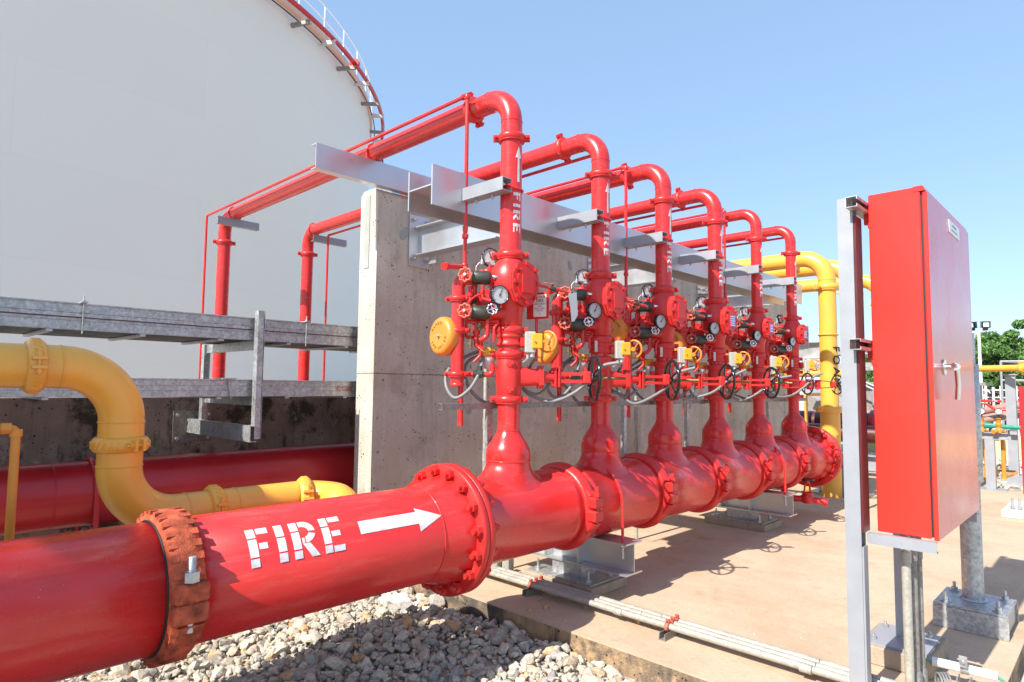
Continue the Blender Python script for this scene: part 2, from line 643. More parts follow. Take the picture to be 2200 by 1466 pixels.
def coupling(c, ax, r, lug, w_=0.055, M=None, mb=None, k=1.0, nut=None):
    """grooved pipe coupling: two-piece ring with two bolted ears"""
    mb = mb or MB(M)
    c = Vector(c)
    a = Vector(ax).normalized()
    L = (Vector(lug) - a * Vector(lug).dot(a)).normalized()
    t = a.cross(L).normalized()
    h = w_ / 2
    mb.lathe([(r, -h), (r + .012 * k, -h), (r + .020 * k, -h * .6), (r + .027 * k, 0), (r + .020 * k, h * .6), (r + .012 * k, h), (r, h)], c, a, 32, False)
    mb.lathe([(r + .016 * k, -h * 1.02), (r + .016 * k, -h * .8)], c, a, 32, False)
    for sg in (-1, 1):
        p = c + L * sg * (r + .030 * k)
        for s2 in (-1, 1):
            mb.obox(p + t * s2 * .012 * k, L * .022 * k, t * .007 * k, a * h * .72)
            mb.prism(p + t * s2 * .030 * k + L * .006 * k * sg, t, .012 * k, .016 * k)
        mb.cyl(p - t * .048 * k + L * .006 * k * sg, p + t * .046 * k + L * .006 * k * sg, .006 * k, n=8)
    return mb


def weld(mb, c, ax, r, t=.004):
    mb.ring(c, ax, r, t, 36, 6)


LET = {
    'F': (.50, [(0, 0, .2, .2), (0, .24, .2, .70), (0, .74, .2, 1), (.235, .83, .5, 1), (.235, .42, .43, .58)], []),
    'I': (.20, [(0, 0, .2, .22), (0, .26, .2, .62), (0, .66, .2, 1)], []),
    'R': (.62, [(0, 0, .2, .2), (0, .24, .2, .70), (0, .74, .2, 1), (.235, .84, .33, 1), (.235, .38, .30, .52)],
          ['bowl', [(.235, .37), (.42, .37), (.64, 0), (.43, 0)]]),
    'E': (.54, [(0, 0, .2, .2), (0, .24, .2, .70), (0, .74, .2, 1), (.235, .84, .54, 1), (.235, .42, .47, .57), (.235, 0, .54, .16)], []),
}


def letter_quads(ch):
    wd, rects, extra = LET[ch]
    out = [[(x0, y0), (x1, y0), (x1, y1), (x0, y1)] for x0, y0, x1, y1 in rects]
    for e in extra:
        if e == 'bowl':
            N = 10
            for k in range(N):
                if k == 5:
                    continue
                a0 = pi / 2 - pi * k / N
                a1 = pi / 2 - pi * (k + 1) / N
                cx, cy = .33, .69
                ro, ri = .31, .14
                out.append([(cx + ri * .8 * math.cos(a0), cy + ri * math.sin(a0)), (cx + ri * .8 * math.cos(a1), cy + ri * math.sin(a1)),
                            (cx + ro * .9 * math.cos(a1), cy + ro * math.sin(a1)), (cx + ro * .9 * math.cos(a0), cy + ro * math.sin(a0))])
        else:
            out.append(e)
    return wd, out


def word_quads(word, gap=.14):
    x = 0
    qs = []
    for ch in word:
        wd, q = letter_quads(ch)
        qs.append([[(px + x, py) for px, py in quad] for quad in q])
        x += wd + gap
    return x - gap, qs


def stencil(qs, fn, parent):
    for q in qs:
        mb = MB()
        quads_on(mb, q, fn)
        mb.build('stencil_letter', WHT, parent)


def quads_on(mb, quads, fn, n=4):
    for q in quads:
        q = [Vector((*p, 0)) for p in q]
        vs = []
        for j in range(n + 1):
            for i in range(n + 1):
                a = q[0].lerp(q[1], i / n)
                b = q[3].lerp(q[2], i / n)
                p = a.lerp(b, j / n)
                vs.append(fn(p.x, p.y))
        fs = []
        for j in range(n):
            for i in range(n):
                k = j * (n + 1) + i
                fs.append((k, k + 1, k + n + 2, k + n + 1))
        mb.add(vs, fs, True)
    return mb


def text_mesh(body, size, M, name, material, parent, align='CENTER', ext=0.0006, spacing=1.0):
    cu = bpy.data.curves.new("txt", 'FONT')
    cu.body = body
    cu.size = size
    cu.extrude = ext
    cu.align_x = align
    cu.align_y = 'CENTER'
    cu.space_character = spacing
    cu.resolution_u = 2
    to = bpy.data.objects.new("txt", cu)
    col.objects.link(to)
    dg = bpy.context.evaluated_depsgraph_get()
    me = bpy.data.meshes.new_from_object(to.evaluated_get(dg))
    bpy.data.objects.remove(to)
    base = WL.get(parent.name, Vector())
    me.transform(Matrix.Translation(-base) @ M)
    me.materials.clear()
    me.materials.append(material)
    o = bpy.data.objects.new(name, me)
    col.objects.link(o)
    o.parent = parent
    WL[o.name] = base.copy()
    return o


def frame_M(o, ex, ey):
    ex = Vector(ex).normalized()
    ey = Vector(ey).normalized()
    ez = ex.cross(ey)
    M = Matrix((ex, ey, ez)).transposed().to_4x4()
    M.translation = Vector(o)
    return M


#==SETTING==
# ---------------------------------------------------------------- setting
GZ = -0.17
DG = 0.0


def struct(mb, name, material, label=None):
    o = mb.build(name, material)
    tag(o, label, None, None, 'structure')
    return o


g = MB()
g.box((-400, -400, GZ - 1.0), (400, 700, GZ))
struct(g, 'ground', FARG)
g = MB()
g.add([(-12, -9, GZ + .004), (6, -9, GZ + .004), (6, .2, GZ + .004), (-12, .2, GZ + .004)], [(0, 1, 2, 3)])
struct(g, 'gravel_bed', SOIL)
# concrete deck: L-shaped slab with a notch at the right
poly = [(-12, .2), (2.8, .2), (2.8, 9.5), (2.6, 9.5), (2.6, 11.0), (1.2, 11.0), (1.2, 14.5), (-12, 14.5)]
g = MB()
g.extr(poly, (0, 0, -.6), (1, 0, 0), (0, 1, 0), (0, 0, .6 - .012))
struct(g, 'deck_edge', KERBC)
g = MB()
g.extr([(x, y) for x, y in poly], (0, 0, -.0119), (1, 0, 0), (0, 1, 0), (0, 0, .0119))
struct(g, 'concrete_deck', DECKC)


# gravel stones
def stone_proto(seed, sub):
    rs = np.random.RandomState(seed)
    import bmesh
    bm = bmesh.new()
    bmesh.ops.create_icosphere(bm, subdivisions=sub, radius=1)
    V = np.array([v.co[:] for v in bm.verts])
    Fc = np.array([[v.index for v in f.verts] for f in bm.faces])
    bm.free()
    n = rs.normal(size=(9, 3))
    n /= np.linalg.norm(n, axis=1)[:, None]
    d = rs.uniform(.45, .9, 9)
    dots = V @ n.T
    rr = np.where(dots > .05, d / np.maximum(dots, .05), 9).min(axis=1)
    V = V * np.minimum(rr, 1.25)[:, None]
    V *= rs.uniform(.48, 1.3, 3)
    V += rs.normal(size=V.shape) * .008
    return V, Fc


def scatter(name, places, sub=2, label=None, nproto=14, seed=3):
    protos = [stone_proto(seed * 100 + i, sub) for i in range(nproto)]
    rs = np.random.RandomState(seed)
    VV, FF = [], []
    off = 0
    for (x, y, z, s_) in places:
        V, Fc = protos[rs.randint(nproto)]
        q = rs.normal(size=4)
        q /= np.linalg.norm(q)
        a, b, c, d = q
        Rm = np.array([[a * a + b * b - c * c - d * d, 2 * (b * c - a * d), 2 * (b * d + a * c)],
                       [2 * (b * c + a * d), a * a - b * b + c * c - d * d, 2 * (c * d - a * b)],
                       [2 * (b * d - a * c), 2 * (c * d + a * b), a * a - b * b - c * c + d * d]])
        W = (V @ Rm.T) * s_ * np.array([1, 1, .8]) + np.array([x, y, z])
        VV.append(W)
        FF.append(Fc + off)
        off += len(V)
    VV = np.concatenate(VV).astype(np.float32)
    FF = np.concatenate(FF).astype(np.int32)
    me = bpy.data.meshes.new(name)
    me.vertices.add(len(VV))
    me.vertices.foreach_set("co", VV.ravel())
    me.loops.add(FF.size)
    me.loops.foreach_set("vertex_index", FF.ravel())
    me.polygons.add(len(FF))
    me.polygons.foreach_set("loop_start", np.arange(0, FF.size, 3, dtype=np.int32))
    me.update(calc_edges=True)
    me.validate()
    me.shade_flat()
    me.materials.append(STONE)
    o = bpy.data.objects.new(name, me)
    col.objects.link(o)
    return o


rs = np.random.RandomState(11)
pl = []
# dense near field between the camera and the deck edge
x0, x1, y0, y1 = -2.6, 1.75, -2.6, .17
for layer in range(2):
    step = .052
    for i in range(int((x1 - x0) / step)):
        for j in range(int((y1 - y0) / step)):
            x = x0 + (i + rs.rand()) * step
            y = y0 + (j + rs.rand()) * step
            s_ = float(np.clip(rs.lognormal(math.log(.0255), .42), .011, .065))
            # the bed rises a little towards the deck
            zb = GZ + .01 + .035 * math.sin(x * 3.1 + 1) * math.sin(y * 2.7) + (.02 if layer else 0)
            if y + s_ > .19:
                y = .19 - s_
            pl.append((x, y, zb + s_ * .35 + layer * .008, s_))
go = scatter('gravel', pl, 2)
tag(go, 'bed of angular pale crushed stone beside the slab edge', None, None, 'stuff')
pl = []
for k in range(5200):
    x = rs.uniform(-9, 6)
    y = rs.uniform(-9, .15)
    if x0 < x < x1 and y > y0:
        continue
    s_ = rs.uniform(.02, .04)
    pl.append((x, y, GZ + s_ * .3, s_))
for k in range(1500):                                   # rubble beyond the slab on the right
    x = rs.uniform(-1, 9)
    y = 11 + rs.rand() * 6
    if x < 1.3:
        y += 3.6
    s_ = rs.uniform(.03, .12)
    pl.append((x, y, GZ + s_ * .3, s_))
go = scatter('rubble', pl, 1, seed=5)
tag(go, 'loose pale stones and rubble lying around the slab', None, None, 'stuff')

pl = []
for k in range(900):
    x, y = rs.uniform(-1.6, 2.75), rs.uniform(.22, 6.5)
    pl.append((x, y, .001, float(np.clip(rs.lognormal(math.log(.0028), .6), .0012, .010))))
go = scatter('grit', pl, 1, seed=8)
tag(go, 'fine grit and chips sprinkled over the concrete slab', None, None, 'stuff')
# loose stones on the slab (countable)
for i, (x, y, s_, lb) in enumerate([
        (.017, .424, .035, 'largest grey stone lying on the slab in the flange shadow'),
        (-.035, .296, .02, 'small grey stone nearest the slab edge beside a larger one'),
        (.30, .315, .013, 'tiny grey pebble alone in the flange shadow'),
        (.712, .70, .03, 'brown stone under the conduits left of the second clamp base'),
        (.82, .70, .032, 'dark stone wedged under the conduits by the second clamp base'),
        (1.10, .76, .034, 'pale flat stone just right of the second clamp base'),
        (.225, .665, .018, 'flat stone under the conduits near the support plate'),
        (-.15, .53, .022, 'flat grey stone beside the first clamp base')]):
    V, Fc = stone_proto(500 + i, 2)
    mb = MB()
    mb.add([Vector((p[0] * s_, p[1] * s_, p[2] * s_ * .8 + s_ * .5)) for p in V], [tuple(map(int, f)) for f in Fc])
    o = mb.build('stone', STONE)
    o.location = (x, y, .0)
    WL[o.name] = Vector((x, y, 0))
    tag(o, lb, 'stone', 'loose stones on the slab')

# plastic bag on the gravel
mb = MB()
N = 14
vs = []
for j in range(N + 1):
    for i in range(N + 1):
        a, b = i / N - .5, j / N - .5
        rr = max(0, 1 - (a * a + b * b) * 4)
        vs.append((-1.20 + a * .34, -.12 + b * .22, GZ + .05 + .055 * rr ** .5 + .018 * math.sin(13 * a + 5 * b) * math.cos(17 * b - 3 * a) + rs.rand() * .012))
fs = [(j * (N + 1) + i, j * (N + 1) + i + 1, (j + 1) * (N + 1) + i + 1, (j + 1) * (N + 1) + i) for j in range(N) for i in range(N)]
mb.add(vs, fs, False)
bag = single(mb, 'plastic_bag', PLAST, (-1.2, -.12, GZ + .05), 'crumpled translucent plastic bag lying on the gravel below the fire main', 'plastic bag')
sm = bag.modifiers.new("thick", 'SOLIDIFY')
sm.thickness = .002

#==STRUCTURES==
# ---------------------------------------------------------------- big structures
WX, WX2 = -1.90, -2.20           # wall front / back
WT = 3.72
t = thing('concrete_wall', (-2.05, 5.5, 0), 'tall bare cast concrete wall behind the row of red risers', 'wall')
mb = MB()
ch = .03
mb.extr([(WX2 + .0, -.0), (WX, 0), (WX, WT - .05), (WX - .05, WT), (WX2 + .05, WT), (WX2, WT - .05)], (0, .05, 0), (1, 0, 0), (0, 0, 1), (0, 11.0, 0))
mb.v = [Vector((p.x, p.y, p.z)) for p in mb.v]
mb.build('wall_panel', WALLC, t)
MB().box((WX2 + .08, .043, 2.92), (WX2 + .17, .055, 3.66)).build('mortar_patch', PATCH, t)

pr_ = random.Random(5)
for (yy, zz, rr_) in ((.375, 3.30, .07), (1.31, 1.47, .05), (3.085, 3.36, .06), (2.12, 1.44, .05), (4.3, 3.3, .055), (5.6, 3.3, .05), (7.59, 2.99, .07), (1.6, 3.33, .05), (3.4, 1.45, .045), (6.3, 1.45, .05), (1.0, 2.35, .045), (8.8, 2.9, .05)):
    mb = MB()
    n_ = 18
    pg = []
    for q in range(n_):
        a_ = 2 * pi * q / n_
        r_ = rr_ * (1 + .22 * math.sin(2 * a_ + yy) + .10 * pr_.uniform(-1, 1))
        pg.append((r_ * math.cos(a_) * .72, r_ * math.sin(a_)))
    mb.extr(pg, (WX, yy, zz), (0, 1, 0), (0, 0, 1), (.0025, 0, 0))
    mb.build('mortar_patch', PATCH, t)
# rear dark parapet wall
t = single(MB().box((-3.9, -30, GZ - .3), (-3.6, 13, 1.60)), 'retaining_wall', DARKC, (-3.75, -8, GZ), 'low dark mould-stained concrete wall behind the large red pipe', 'wall')

# storage tank
TC = Vector((-32.97, -1.25, 0))
TR = 17.84
TH = 14.75
tank = thing('storage_tank', (TC.x, TC.y, GZ), 'huge white cylindrical storage tank filling the left of the view', 'tank')
mb = MB()
mb.lathe([(TR, GZ), (TR, TH)], (TC.x, TC.y, 0), (0, 0, 1), 240, True)
shell = mb.build('shell', TANKM, tank)
n, l = nd(TANKM)
b = n["Principled BSDF"]
# faint horizontal and vertical plate seams
tc = n.new("ShaderNodeTexCoord")
br = n.new("ShaderNodeTexBrick")
br.inputs["Scale"].default_value = 1.0
br.inputs["Mortar Size"].default_value = 0.007
br.inputs["Brick Width"].default_value = 9.0
br.inputs["Row Height"].default_value = 2.4
br.inputs["Color1"].default_value = (1, 1, 1, 1)
br.inputs["Color2"].default_value = (.985, .985, .985, 1)
br.inputs["Mortar"].default_value = (.94, .94, .93, 1)
sep = n.new("ShaderNodeSeparateXYZ")
l.new(tc.outputs["Object"], sep.inputs[0])
at = n.new("ShaderNodeMath")
at.operation = 'ARCTAN2'
l.new(sep.outputs[1], at.inputs[0])
l.new(sep.outputs[0], at.inputs[1])
ml = n.new("ShaderNodeMath")
ml.operation = 'MULTIPLY'
ml.inputs[1].default_value = TR
l.new(at.outputs[0], ml.inputs[0])
cb = n.new("ShaderNodeCombineXYZ")
l.new(ml.outputs[0], cb.inputs[0])
l.new(sep.outputs[2], cb.inputs[1])
l.new(cb.outputs[0], br.inputs["Vector"])
mx = n.new("ShaderNodeMixRGB")
mx.blend_type = 'MULTIPLY'
mx.inputs[0].default_value = 1
old = b.inputs["Base Color"].links[0].from_socket
l.new(old, mx.inputs[1])
l.new(br.outputs[0], mx.inputs[2])
l.new(mx.outputs[0], b.inputs["Base Color"])
mb = MB()
mb.lathe([(TR - .02, TH + .02), (TR * .6, TH + 1.2), (.5, TH + 1.8)], (TC.x, TC.y, 0), (0, 0, 1), 120, True)
mb.build('roof', TANKM, tank)
mb = MB()
mb.lathe([(TR + .005, TH - .28), (TR + .10, TH - .26), (TR + .10, TH + .03), (TR + .005, TH + .03)], (TC.x, TC.y, 0), (0, 0, 1), 240, False)
mb.build('rim_girder', PEACH, tank)
A0, A1 = R(5), R(75)


def tp(r, a, z):
    return Vector((TC.x + r * math.cos(a), TC.y + r * math.sin(a), z))


arc = [tp(TR + .62, A0 + (A1 - A0) * i / 90, 14.36) for i in range(91)]
MB().tube(arc, .085, n=12).build('water_ring_pipe', REDD, tank)
arc = [tp(TR + .22, A0 + (A1 - A0) * i / 90, 14.22) for i in range(91)]
MB().tube(arc, .022, n=8).build('thin_ring_pipe', BLKR, tank)
mb = MB()
a = R(35.7)
for s_ in (-.05, .05):
    d = Vector((-math.sin(a), math.cos(a), 0))
    p = tp(TR + .62, a, 14.36) + d * s_
    mb.cyl(p - d * .03, p + d * .03, .19, n=20)
mb.build('pipe_flange', RED, tank)
k = 0
for dg in np.arange(10.2, 75, 4.95):
    a = R(float(dg))
    dark = (k % 2 == 1)
    k += 1
    er = Vector((math.cos(a), math.sin(a), 0))
    et = Vector((-math.sin(a), math.cos(a), 0))
    mb = MB()
    if dark:
        p = tp(TR + .36, a, 14.12)
        mb.obox(p, er * .42, et * .05, (0, 0, .008))
        mb.obox(p + Vector((0, 0, -.06)) - et * .045, er * .42, et * .006, (0, 0, .052))
        mb.obox(p + Vector((0, 0, -.12)), er * .42, et * .05, (0, 0, .008))
        mb.build('pipe_bracket', GALVD, tank)
    else:
        p = tp(TR + .44, a, 14.20)
        mb.obox(p - et * .06, er * .32, et * .008, (0, 0, .075))
        mb.obox(p + Vector((0, 0, .075)) - et * .02, er * .32, et * .04, (0, 0, .008))
        mb.obox(p - Vector((0, 0, .075)) - et * .02, er * .32, et * .04, (0, 0, .008))
        mb.build('pipe_bracket', WHCONC, tank)
rail = MB()
for r_, z in ((0.06, TH + 1.12), (0.06, TH + .58)):
    rail.tube([tp(TR + r_, A0 + (A1 - A0) * i / 90, z) for i in range(91)], .020, n=8)
for i in range(15):
    a = R(10.5 + i * 5.15)
    rail.cyl(tp(TR + .06, a, TH - .1), tp(TR + .06, a, TH + 1.12), .026, n=8)
rail.build('handrail', WHTP, tank)

# foreground support steel --------------------------------------------------
HX0, HX1 = -.655, -.35          # H-beam far / near flange (x)
HZ0, HZ1 = 3.125, 3.44
hb = thing('steel_beam', (-.5, -.5, HZ0), 'long galvanised H-beam carried on brackets off the concrete wall', 'steel beam')
mb = MB()
mb.box((HX1 - .014, -.5, HZ0), (HX1, 7.15, HZ1))
mb.box((HX0, -.5, HZ0), (HX0 + .014, 7.15, HZ1))
mb.box((HX0 + .0141, -.498, 3.277), (HX1 - .0141, 7.148, 3.288))
mb.build('beam', ALU, hb)


def ibeam(mb, p, q, wd, ht, tf=.012, tw=.009, up=(0, 0, 1)):
    """I section from p to q (bottom centre line)"""
    p, q = Vector(p), Vector(q)
    d = q - p
    up = Vector(up)
    s_ = d.normalized().cross(up).normalized()
    for z in (tf / 2, ht - tf / 2):
        mb.obox((p + q) / 2 + up * z, d / 2, s_ * wd / 2, up * tf / 2)
    mb.obox((p + q) / 2 + up * ht / 2, d / 2, s_ * tw / 2, up * (ht / 2 - tf - .0003))


def channel(mb, p, q, wd, ht, side, t_=.009, up=(0, 0, 1)):
    """C section: web at the line p-q (bottom), flanges towards side"""
    p, q = Vector(p), Vector(q)
    d = q - p
    up = Vector(up)
    s_ = Vector(side).normalized()
    mb.obox((p + q) / 2 + up * ht / 2 + s_ * t_ / 2, d / 2, s_ * t_ / 2, up * ht / 2)
    for z in (t_ / 2, ht - t_ / 2):
        mb.obox((p + q) / 2 + up * z + s_ * (wd / 2 + t_ / 2 + .0002), d / 2, s_ * (wd / 2 - t_ / 2), up * t_ / 2)


for k, y in enumerate((.56, 3.6, 6.7)):
    mb = MB()
    ibeam(mb, (WX + .021, y, 3.09), (HX0 - .001, y, 3.09), .16, .30)
    mb.box((WX + .001, y - .13, 2.98), (WX + .02, y + .13, 3.52))
    mb.extr([(0, 0), (.16, 0), (.28, .10), (.28, .0), (0, 0)][:4], (WX + .02, y - .004, 2.99), (1, 0, 0), (0, 0, 1), (0, .008, 0))
    br_ = mb.build('wall_bracket', ALU, hb)
    for dy, dz in ((-.09, 3.05), (.09, 3.05), (-.09, 3.46), (.09, 3.46)):
        b2 = MB()
        b2.prism((WX + .032, y + dy, dz), (1, 0, 0), .022, .022)
        b2.cyl((WX + .02, y + dy, dz), (WX + .09, y + dy, dz), .010, n=8)
        b2.build('anchor_bolt', BOLTG, br_)
mb = MB()
channel(mb, (-1.85, -.66, 3.722), (-1.85, 7.6, 3.722), .09, .235, (-1, 0, 0))
tag(mb.build('steel_channel', ALU), 'galvanised C-channel laid along the top edge of the concrete wall', 'steel channel')

# riser positions
YS = [0, 1.173, 2.269, 3.419, 4.573, 5.75]

# far small pipe brackets at the pipe drops (rear)
def far_rack(y, side, lbl):
    mb = MB()
    channel(mb, (-5.2, y - .22, 3.87), (-5.2, y + .34, 3.87), .07, .10, (-1, 0, 0), .007)
    single(mb, 'pipe_rack', ALUP, (-5.2, y, 3.87), lbl, 'pipe rack', 'pipe racks at the rear drops')


far_rack(-.02, -1, 'silver channel rack under the rear bend of the first, leftmost roof-high pipe')
far_rack(1.36, 1, 'silver channel rack under the rear bend of the second roof-high pipe')

#==HEADER==
# ---------------------------------------------------------------- header and main pipe
HZ, HR = .775, .305
main = thing('fire_main', (0, -2.5, GZ), 'fat red fire main in the foreground stencilled FIRE with a white arrow', 'pipe')
mb = MB()
mb.lathe([(HR, -6.5), (HR, -2.42), (HR - .02, -2.41), (HR - .02, -2.34), (HR, -2.33), (HR, -.86), (.312, -.84), (.345, -.72), (.362, -.66), (.362, -.645)], (0, 0, HZ), (0, 1, 0), 72, False)
weld(mb, (0, -.86, HZ), (0, 1, 0), HR + .001, .006)
mb.build('pipe_shell', RED, main)


def curved_lug(mb, yc, hw, sg, th0, th1, t0, t1=.0, n=9, r=None, hz=None):
    """ear that grows out of the ring between angles th0 and th1 (degrees from horizontal)"""
    r = r or HR
    vs = []
    for k in range(n + 1):
        q = k / n
        a_ = R(th0 + (th1 - th0) * q)
        tt = t0 * (1 - q) ** 1.3 + t1 * q
        wq = hw * (1 - .35 * q)
        for rr, yy in ((r - .01, -wq), (r + tt * .75, -wq), (r + tt, -wq * .7), (r + tt, wq * .7), (r + tt * .75, wq), (r - .01, wq)):
            vs.append((sg * rr * math.cos(a_), yc + yy, HZ + rr * math.sin(a_)))
    fs = [tuple(range(6)), tuple(reversed(range(n * 6, n * 6 + 6)))]
    for k in range(n):
        for j in range(6):
            fs.append((k * 6 + j, k * 6 + 6 + j, k * 6 + 6 + (j + 1) % 6, k * 6 + (j + 1) % 6))
    mb.add(vs, fs, False)


def flange(parent, ya, yb, facing, phase=0.0):
    mb = MB()
    mb.lathe([(.30, ya), (.432, ya), (.437, ya + .004), (.437, yb - .004), (.432, yb), (.30, yb)], (0, 0, HZ), (0, 1, 0), 96, False)
    f = mb.build('flange', REDC, parent)
    yy = ya if facing < 0 else yb
    for k in range(16):
        a = 2 * pi * (k + .35) / 16 + phase
        c = Vector((.392 * math.cos(a), yy + facing * .018, HZ + .392 * math.sin(a)))
        b2 = MB()
        b2.prism(c, (0, 1, 0), .035, .036, rot=a)
        b2.cyl(c, c + Vector((0, facing * .046, 0)), .018, n=12)
        b2.build('bolt', REDC, f)
    return f


flange(main, -.648, -.600, -1)
header = thing('fire_header', (0, 3, 0), 'fat red distribution header with six outlets running away between two flanges', 'pipe manifold')
flange(header, -.596, -.548, 1)
mb = MB()
prof = [(.362, -.551), (.362, -.54), (HR + .035, -.49), (HR, -.40)]
CY = [.62, 1.775, 2.87, 4.01, 5.17]
for y in CY:
    prof += [(HR, y - .16), (HR + .004, y - .155), (HR + .004, y - .10), (HR, y - .095), (HR, y + .095), (HR + .004, y + .10), (HR + .004, y + .155), (HR, y + .16)]
prof += [(HR, 6.16), (HR + .035, 6.22), (.362, 6.26), (.362, 6.275)]
mb.lathe(prof, (0, 0, HZ), (0, 1, 0), 72, False)
mb.build('pipe_shell', RED, header)
flange(header, 6.27, 6.32, -1)
mb = MB()
mb.lathe([(0.01, 6.325), (.432, 6.325), (.437, 6.33), (.437, 6.37), (.01, 6.375)], (0, 0, HZ), (0, 1, 0), 64, False)
mb.build('blind_flange', REDC, header)
for y in CY:
    mb = MB()
    c = Vector((0, y, HZ))
    r = HR
    mb.lathe([(r, -.065), (r + .018, -.065), (r + .032, -.045), (r + .036, -.035), (r + .047, -.02), (r + .047, .02), (r + .036, .035), (r + .032, .045), (r + .018, .065), (r, .065)], c, (0, 1, 0), 72, False)
    for sg in (-1, 1):
        for s2, zz in ((1, .052), (-1, -.052)):
            mb.box((sg * (r + .005), y - .062, HZ + zz - .046 + .02), (sg * (r + .092), y + .062, HZ + zz + .046 + .02), .014)
        curved_lug(mb, y, .056, sg, -13, -52, .092)
        curved_lug(mb, y, .056, sg, 20, 52, .060)
    cpl = mb.build('coupling', REDC, header)
    for sg in (-1, 1):
        b2 = MB()
        x = sg * (r + .066)
        b2.prism((x, y, HZ + .135), (0, 0, 1), .032, .034)
        b2.cyl((x, y, HZ - .09), (x, y, HZ + .195), .017, n=10)
        b2.build('bolt', REDC, cpl)
# tee outlets (saddle + reducer)
for i, y in enumerate(YS):
    rt = .084 if i < 4 else .070
    mb = MB()
    nA = 48
    vs, fs = [], []
    NS = 10
    for k in range(nA):
        t_ = 2 * pi * k / nA
        cx, cy = math.cos(t_), math.sin(t_)
        rb = .27
        zb = HZ + math.sqrt(max(0, (HR - .004) ** 2 - (rb * cx) ** 2))
        for j in range(NS + 1):
            q = j / NS
            r_ = .166 + (rb - .166) * (q ** 2.0)
            z_ = 1.19 + (zb - 1.19) * (1 - (1 - q) ** 1.0)
            vs.append((r_ * cx, y + r_ * cy, z_))
    for k in range(nA):
        for j in range(NS):
            a_, b_ = k * (NS + 1) + j, ((k + 1) % nA) * (NS + 1) + j
            fs.append((a_, a_ + 1, b_ + 1, b_))
    mb.add(vs, fs, True)
    mb.lathe([(.166, 1.19), (.169, 1.215), (.169, 1.24), (.164, 1.275), (.145, 1.315), (.118, 1.355), (rt + .012, 1.39), (rt + .003, 1.415), (rt, 1.43), (rt, 1.62)], (0, y, 0), (0, 0, 1), 48, False)
    weld(mb, (0, y, 1.193), (0, 0, 1), .167, .005)
    weld(mb, (0, y, 1.416), (0, 0, 1), rt + .002, .004)
    mb.build('outlet', RED, header)
# lettering and arrow on the main
def onpipe(x, y):           # x: along the pipe (m), y: height on the arc (m)
    a = R(14.5) + y / .307
    return Vector(((HR + .0015) * math.cos(a), x, HZ + (HR + .0015) * math.sin(a)))


wd, qs = word_quads('FIRE', .16)
S = .198
sx = .52 / (wd)
stencil(qs, lambda x, y: onpipe(-2.08 + x * sx, y * S), main)
mb = MB()
aq = [[(-1.452, .066), (-1.26, .066), (-1.26, .142), (-1.452, .142)], [(-1.26, .066), (-1.045, .066), (-1.045, .142), (-1.26, .142)],
      [(-1.045, .018), (-.865, .090), (-.865, .092), (-1.045, .168)]]
quads_on(mb, aq, onpipe, 8)
mb.build('painted_arrow', WHT, main)
# rusty grooved coupling on the main
mb = MB()
yc = -2.378
r = HR
mb.lathe([(r + .002, -.076), (r + .028, -.076), (r + .046, -.050), (r + .052, -.03), (r + .052, .03), (r + .046, .050), (r + .028, .076), (r + .002, .076)], (0, yc, HZ), (0, 1, 0), 96, False)
for k in range(-6, 26):
    a = R(32 + k * 10.4)
    if -30 < math.degrees(a) % 360 < 30 or math.degrees(a) % 360 > 335:
        continue
    if 150 < math.degrees(a) % 360 < 205:
        continue
    for sg in (-1, 1):
        c = Vector((0, yc + sg * .052, HZ)) + Vector((math.cos(a), 0, math.sin(a))) * (r + .040)
        rad = Vector((math.cos(a), 0, math.sin(a)))
        tan = Vector((-math.sin(a), 0, math.cos(a)))
        mb.obox(c, rad * .012, tan * .017, Vector((0, .018, 0)))
for sg in (-1, 1):
    for s2, zz in ((1, .043), (-1, -.046)):
        mb.box((sg * (r - .01), yc - .074, HZ + zz - .043), (sg * (r + .082), yc + .074, HZ + zz + .043), .010)
    curved_lug(mb, yc, .074, sg, -15, -66, .085, .03)
    curved_lug(mb, yc, .070, sg, 17, 46, .058, .03)
rc = mb.build('rusty_coupling', RUST, main)
rc["label"] = 'orange rusty grooved coupling with one grey bolt'
MB().ring((0, yc - .078, HZ), (0, 1, 0), HR + .004, .006, 96, 6).build('rubber_gasket', BLKR, rc)
b2 = MB()
bx = r + .052
b2.prism((bx, yc, HZ + .112), (0, 0, 1), .034, .044, rot=.3)
prof = []
for k in range(16):
    prof += [(.0165, .13 + k * .0045), (.0148, .13 + k * .0045 + .0022)]
b2.lathe(prof, (bx, yc, HZ), (0, 0, 1), 16, True, False)
b2.cyl((bx, yc, HZ - .13), (bx, yc, HZ + .13), .016, n=12)
b2.build('bolt', BOLTG, rc)

# drain valve under the far end of the header
dv = thing('drain_valve', (.1, 5.45, 0), 'small red angle valve with black handwheel under the far end of the header', 'valve')
mb = MB()
mb.tube([(0, 5.35, .48), (0, 5.35, .29), (.30, 5.45, .29), (.46, 5.50, .27)], .042, .08)
mb.lathe([(.06, 0), (.075, .03), (.075, .10), (.05, .13)], (.27, 5.43, .24), (0, 0, 1), 16)
mb.cyl((.27, 5.43, .36), (.27, 5.43, .38), .07, n=16)
mb.cyl((.24, 5.40, .38), (.25, 5.42, .52), .012, n=8)
mb.cyl((.30, 5.46, .38), (.29, 5.44, .52), .012, n=8)
mb.cyl((.27, 5.43, .50), (.27, 5.43, .54), .03, n=12)
mb.cyl((.42, 5.49, .275), (.50, 5.515, .265), .050, n=16)
mb.build('valve_body', REDC, dv)
mb = MB()
mb.ring((.27, 5.43, .55), (0, 0, 1), .085, .010)
for k in range(3):
    a = k * pi / 3
    mb.cyl((.27 + .08 * math.cos(a), 5.43 + .08 * math.sin(a), .55), (.27 - .08 * math.cos(a), 5.43 - .08 * math.sin(a), .55), .007, n=6)
mb.build('handwheel', BLK, dv)

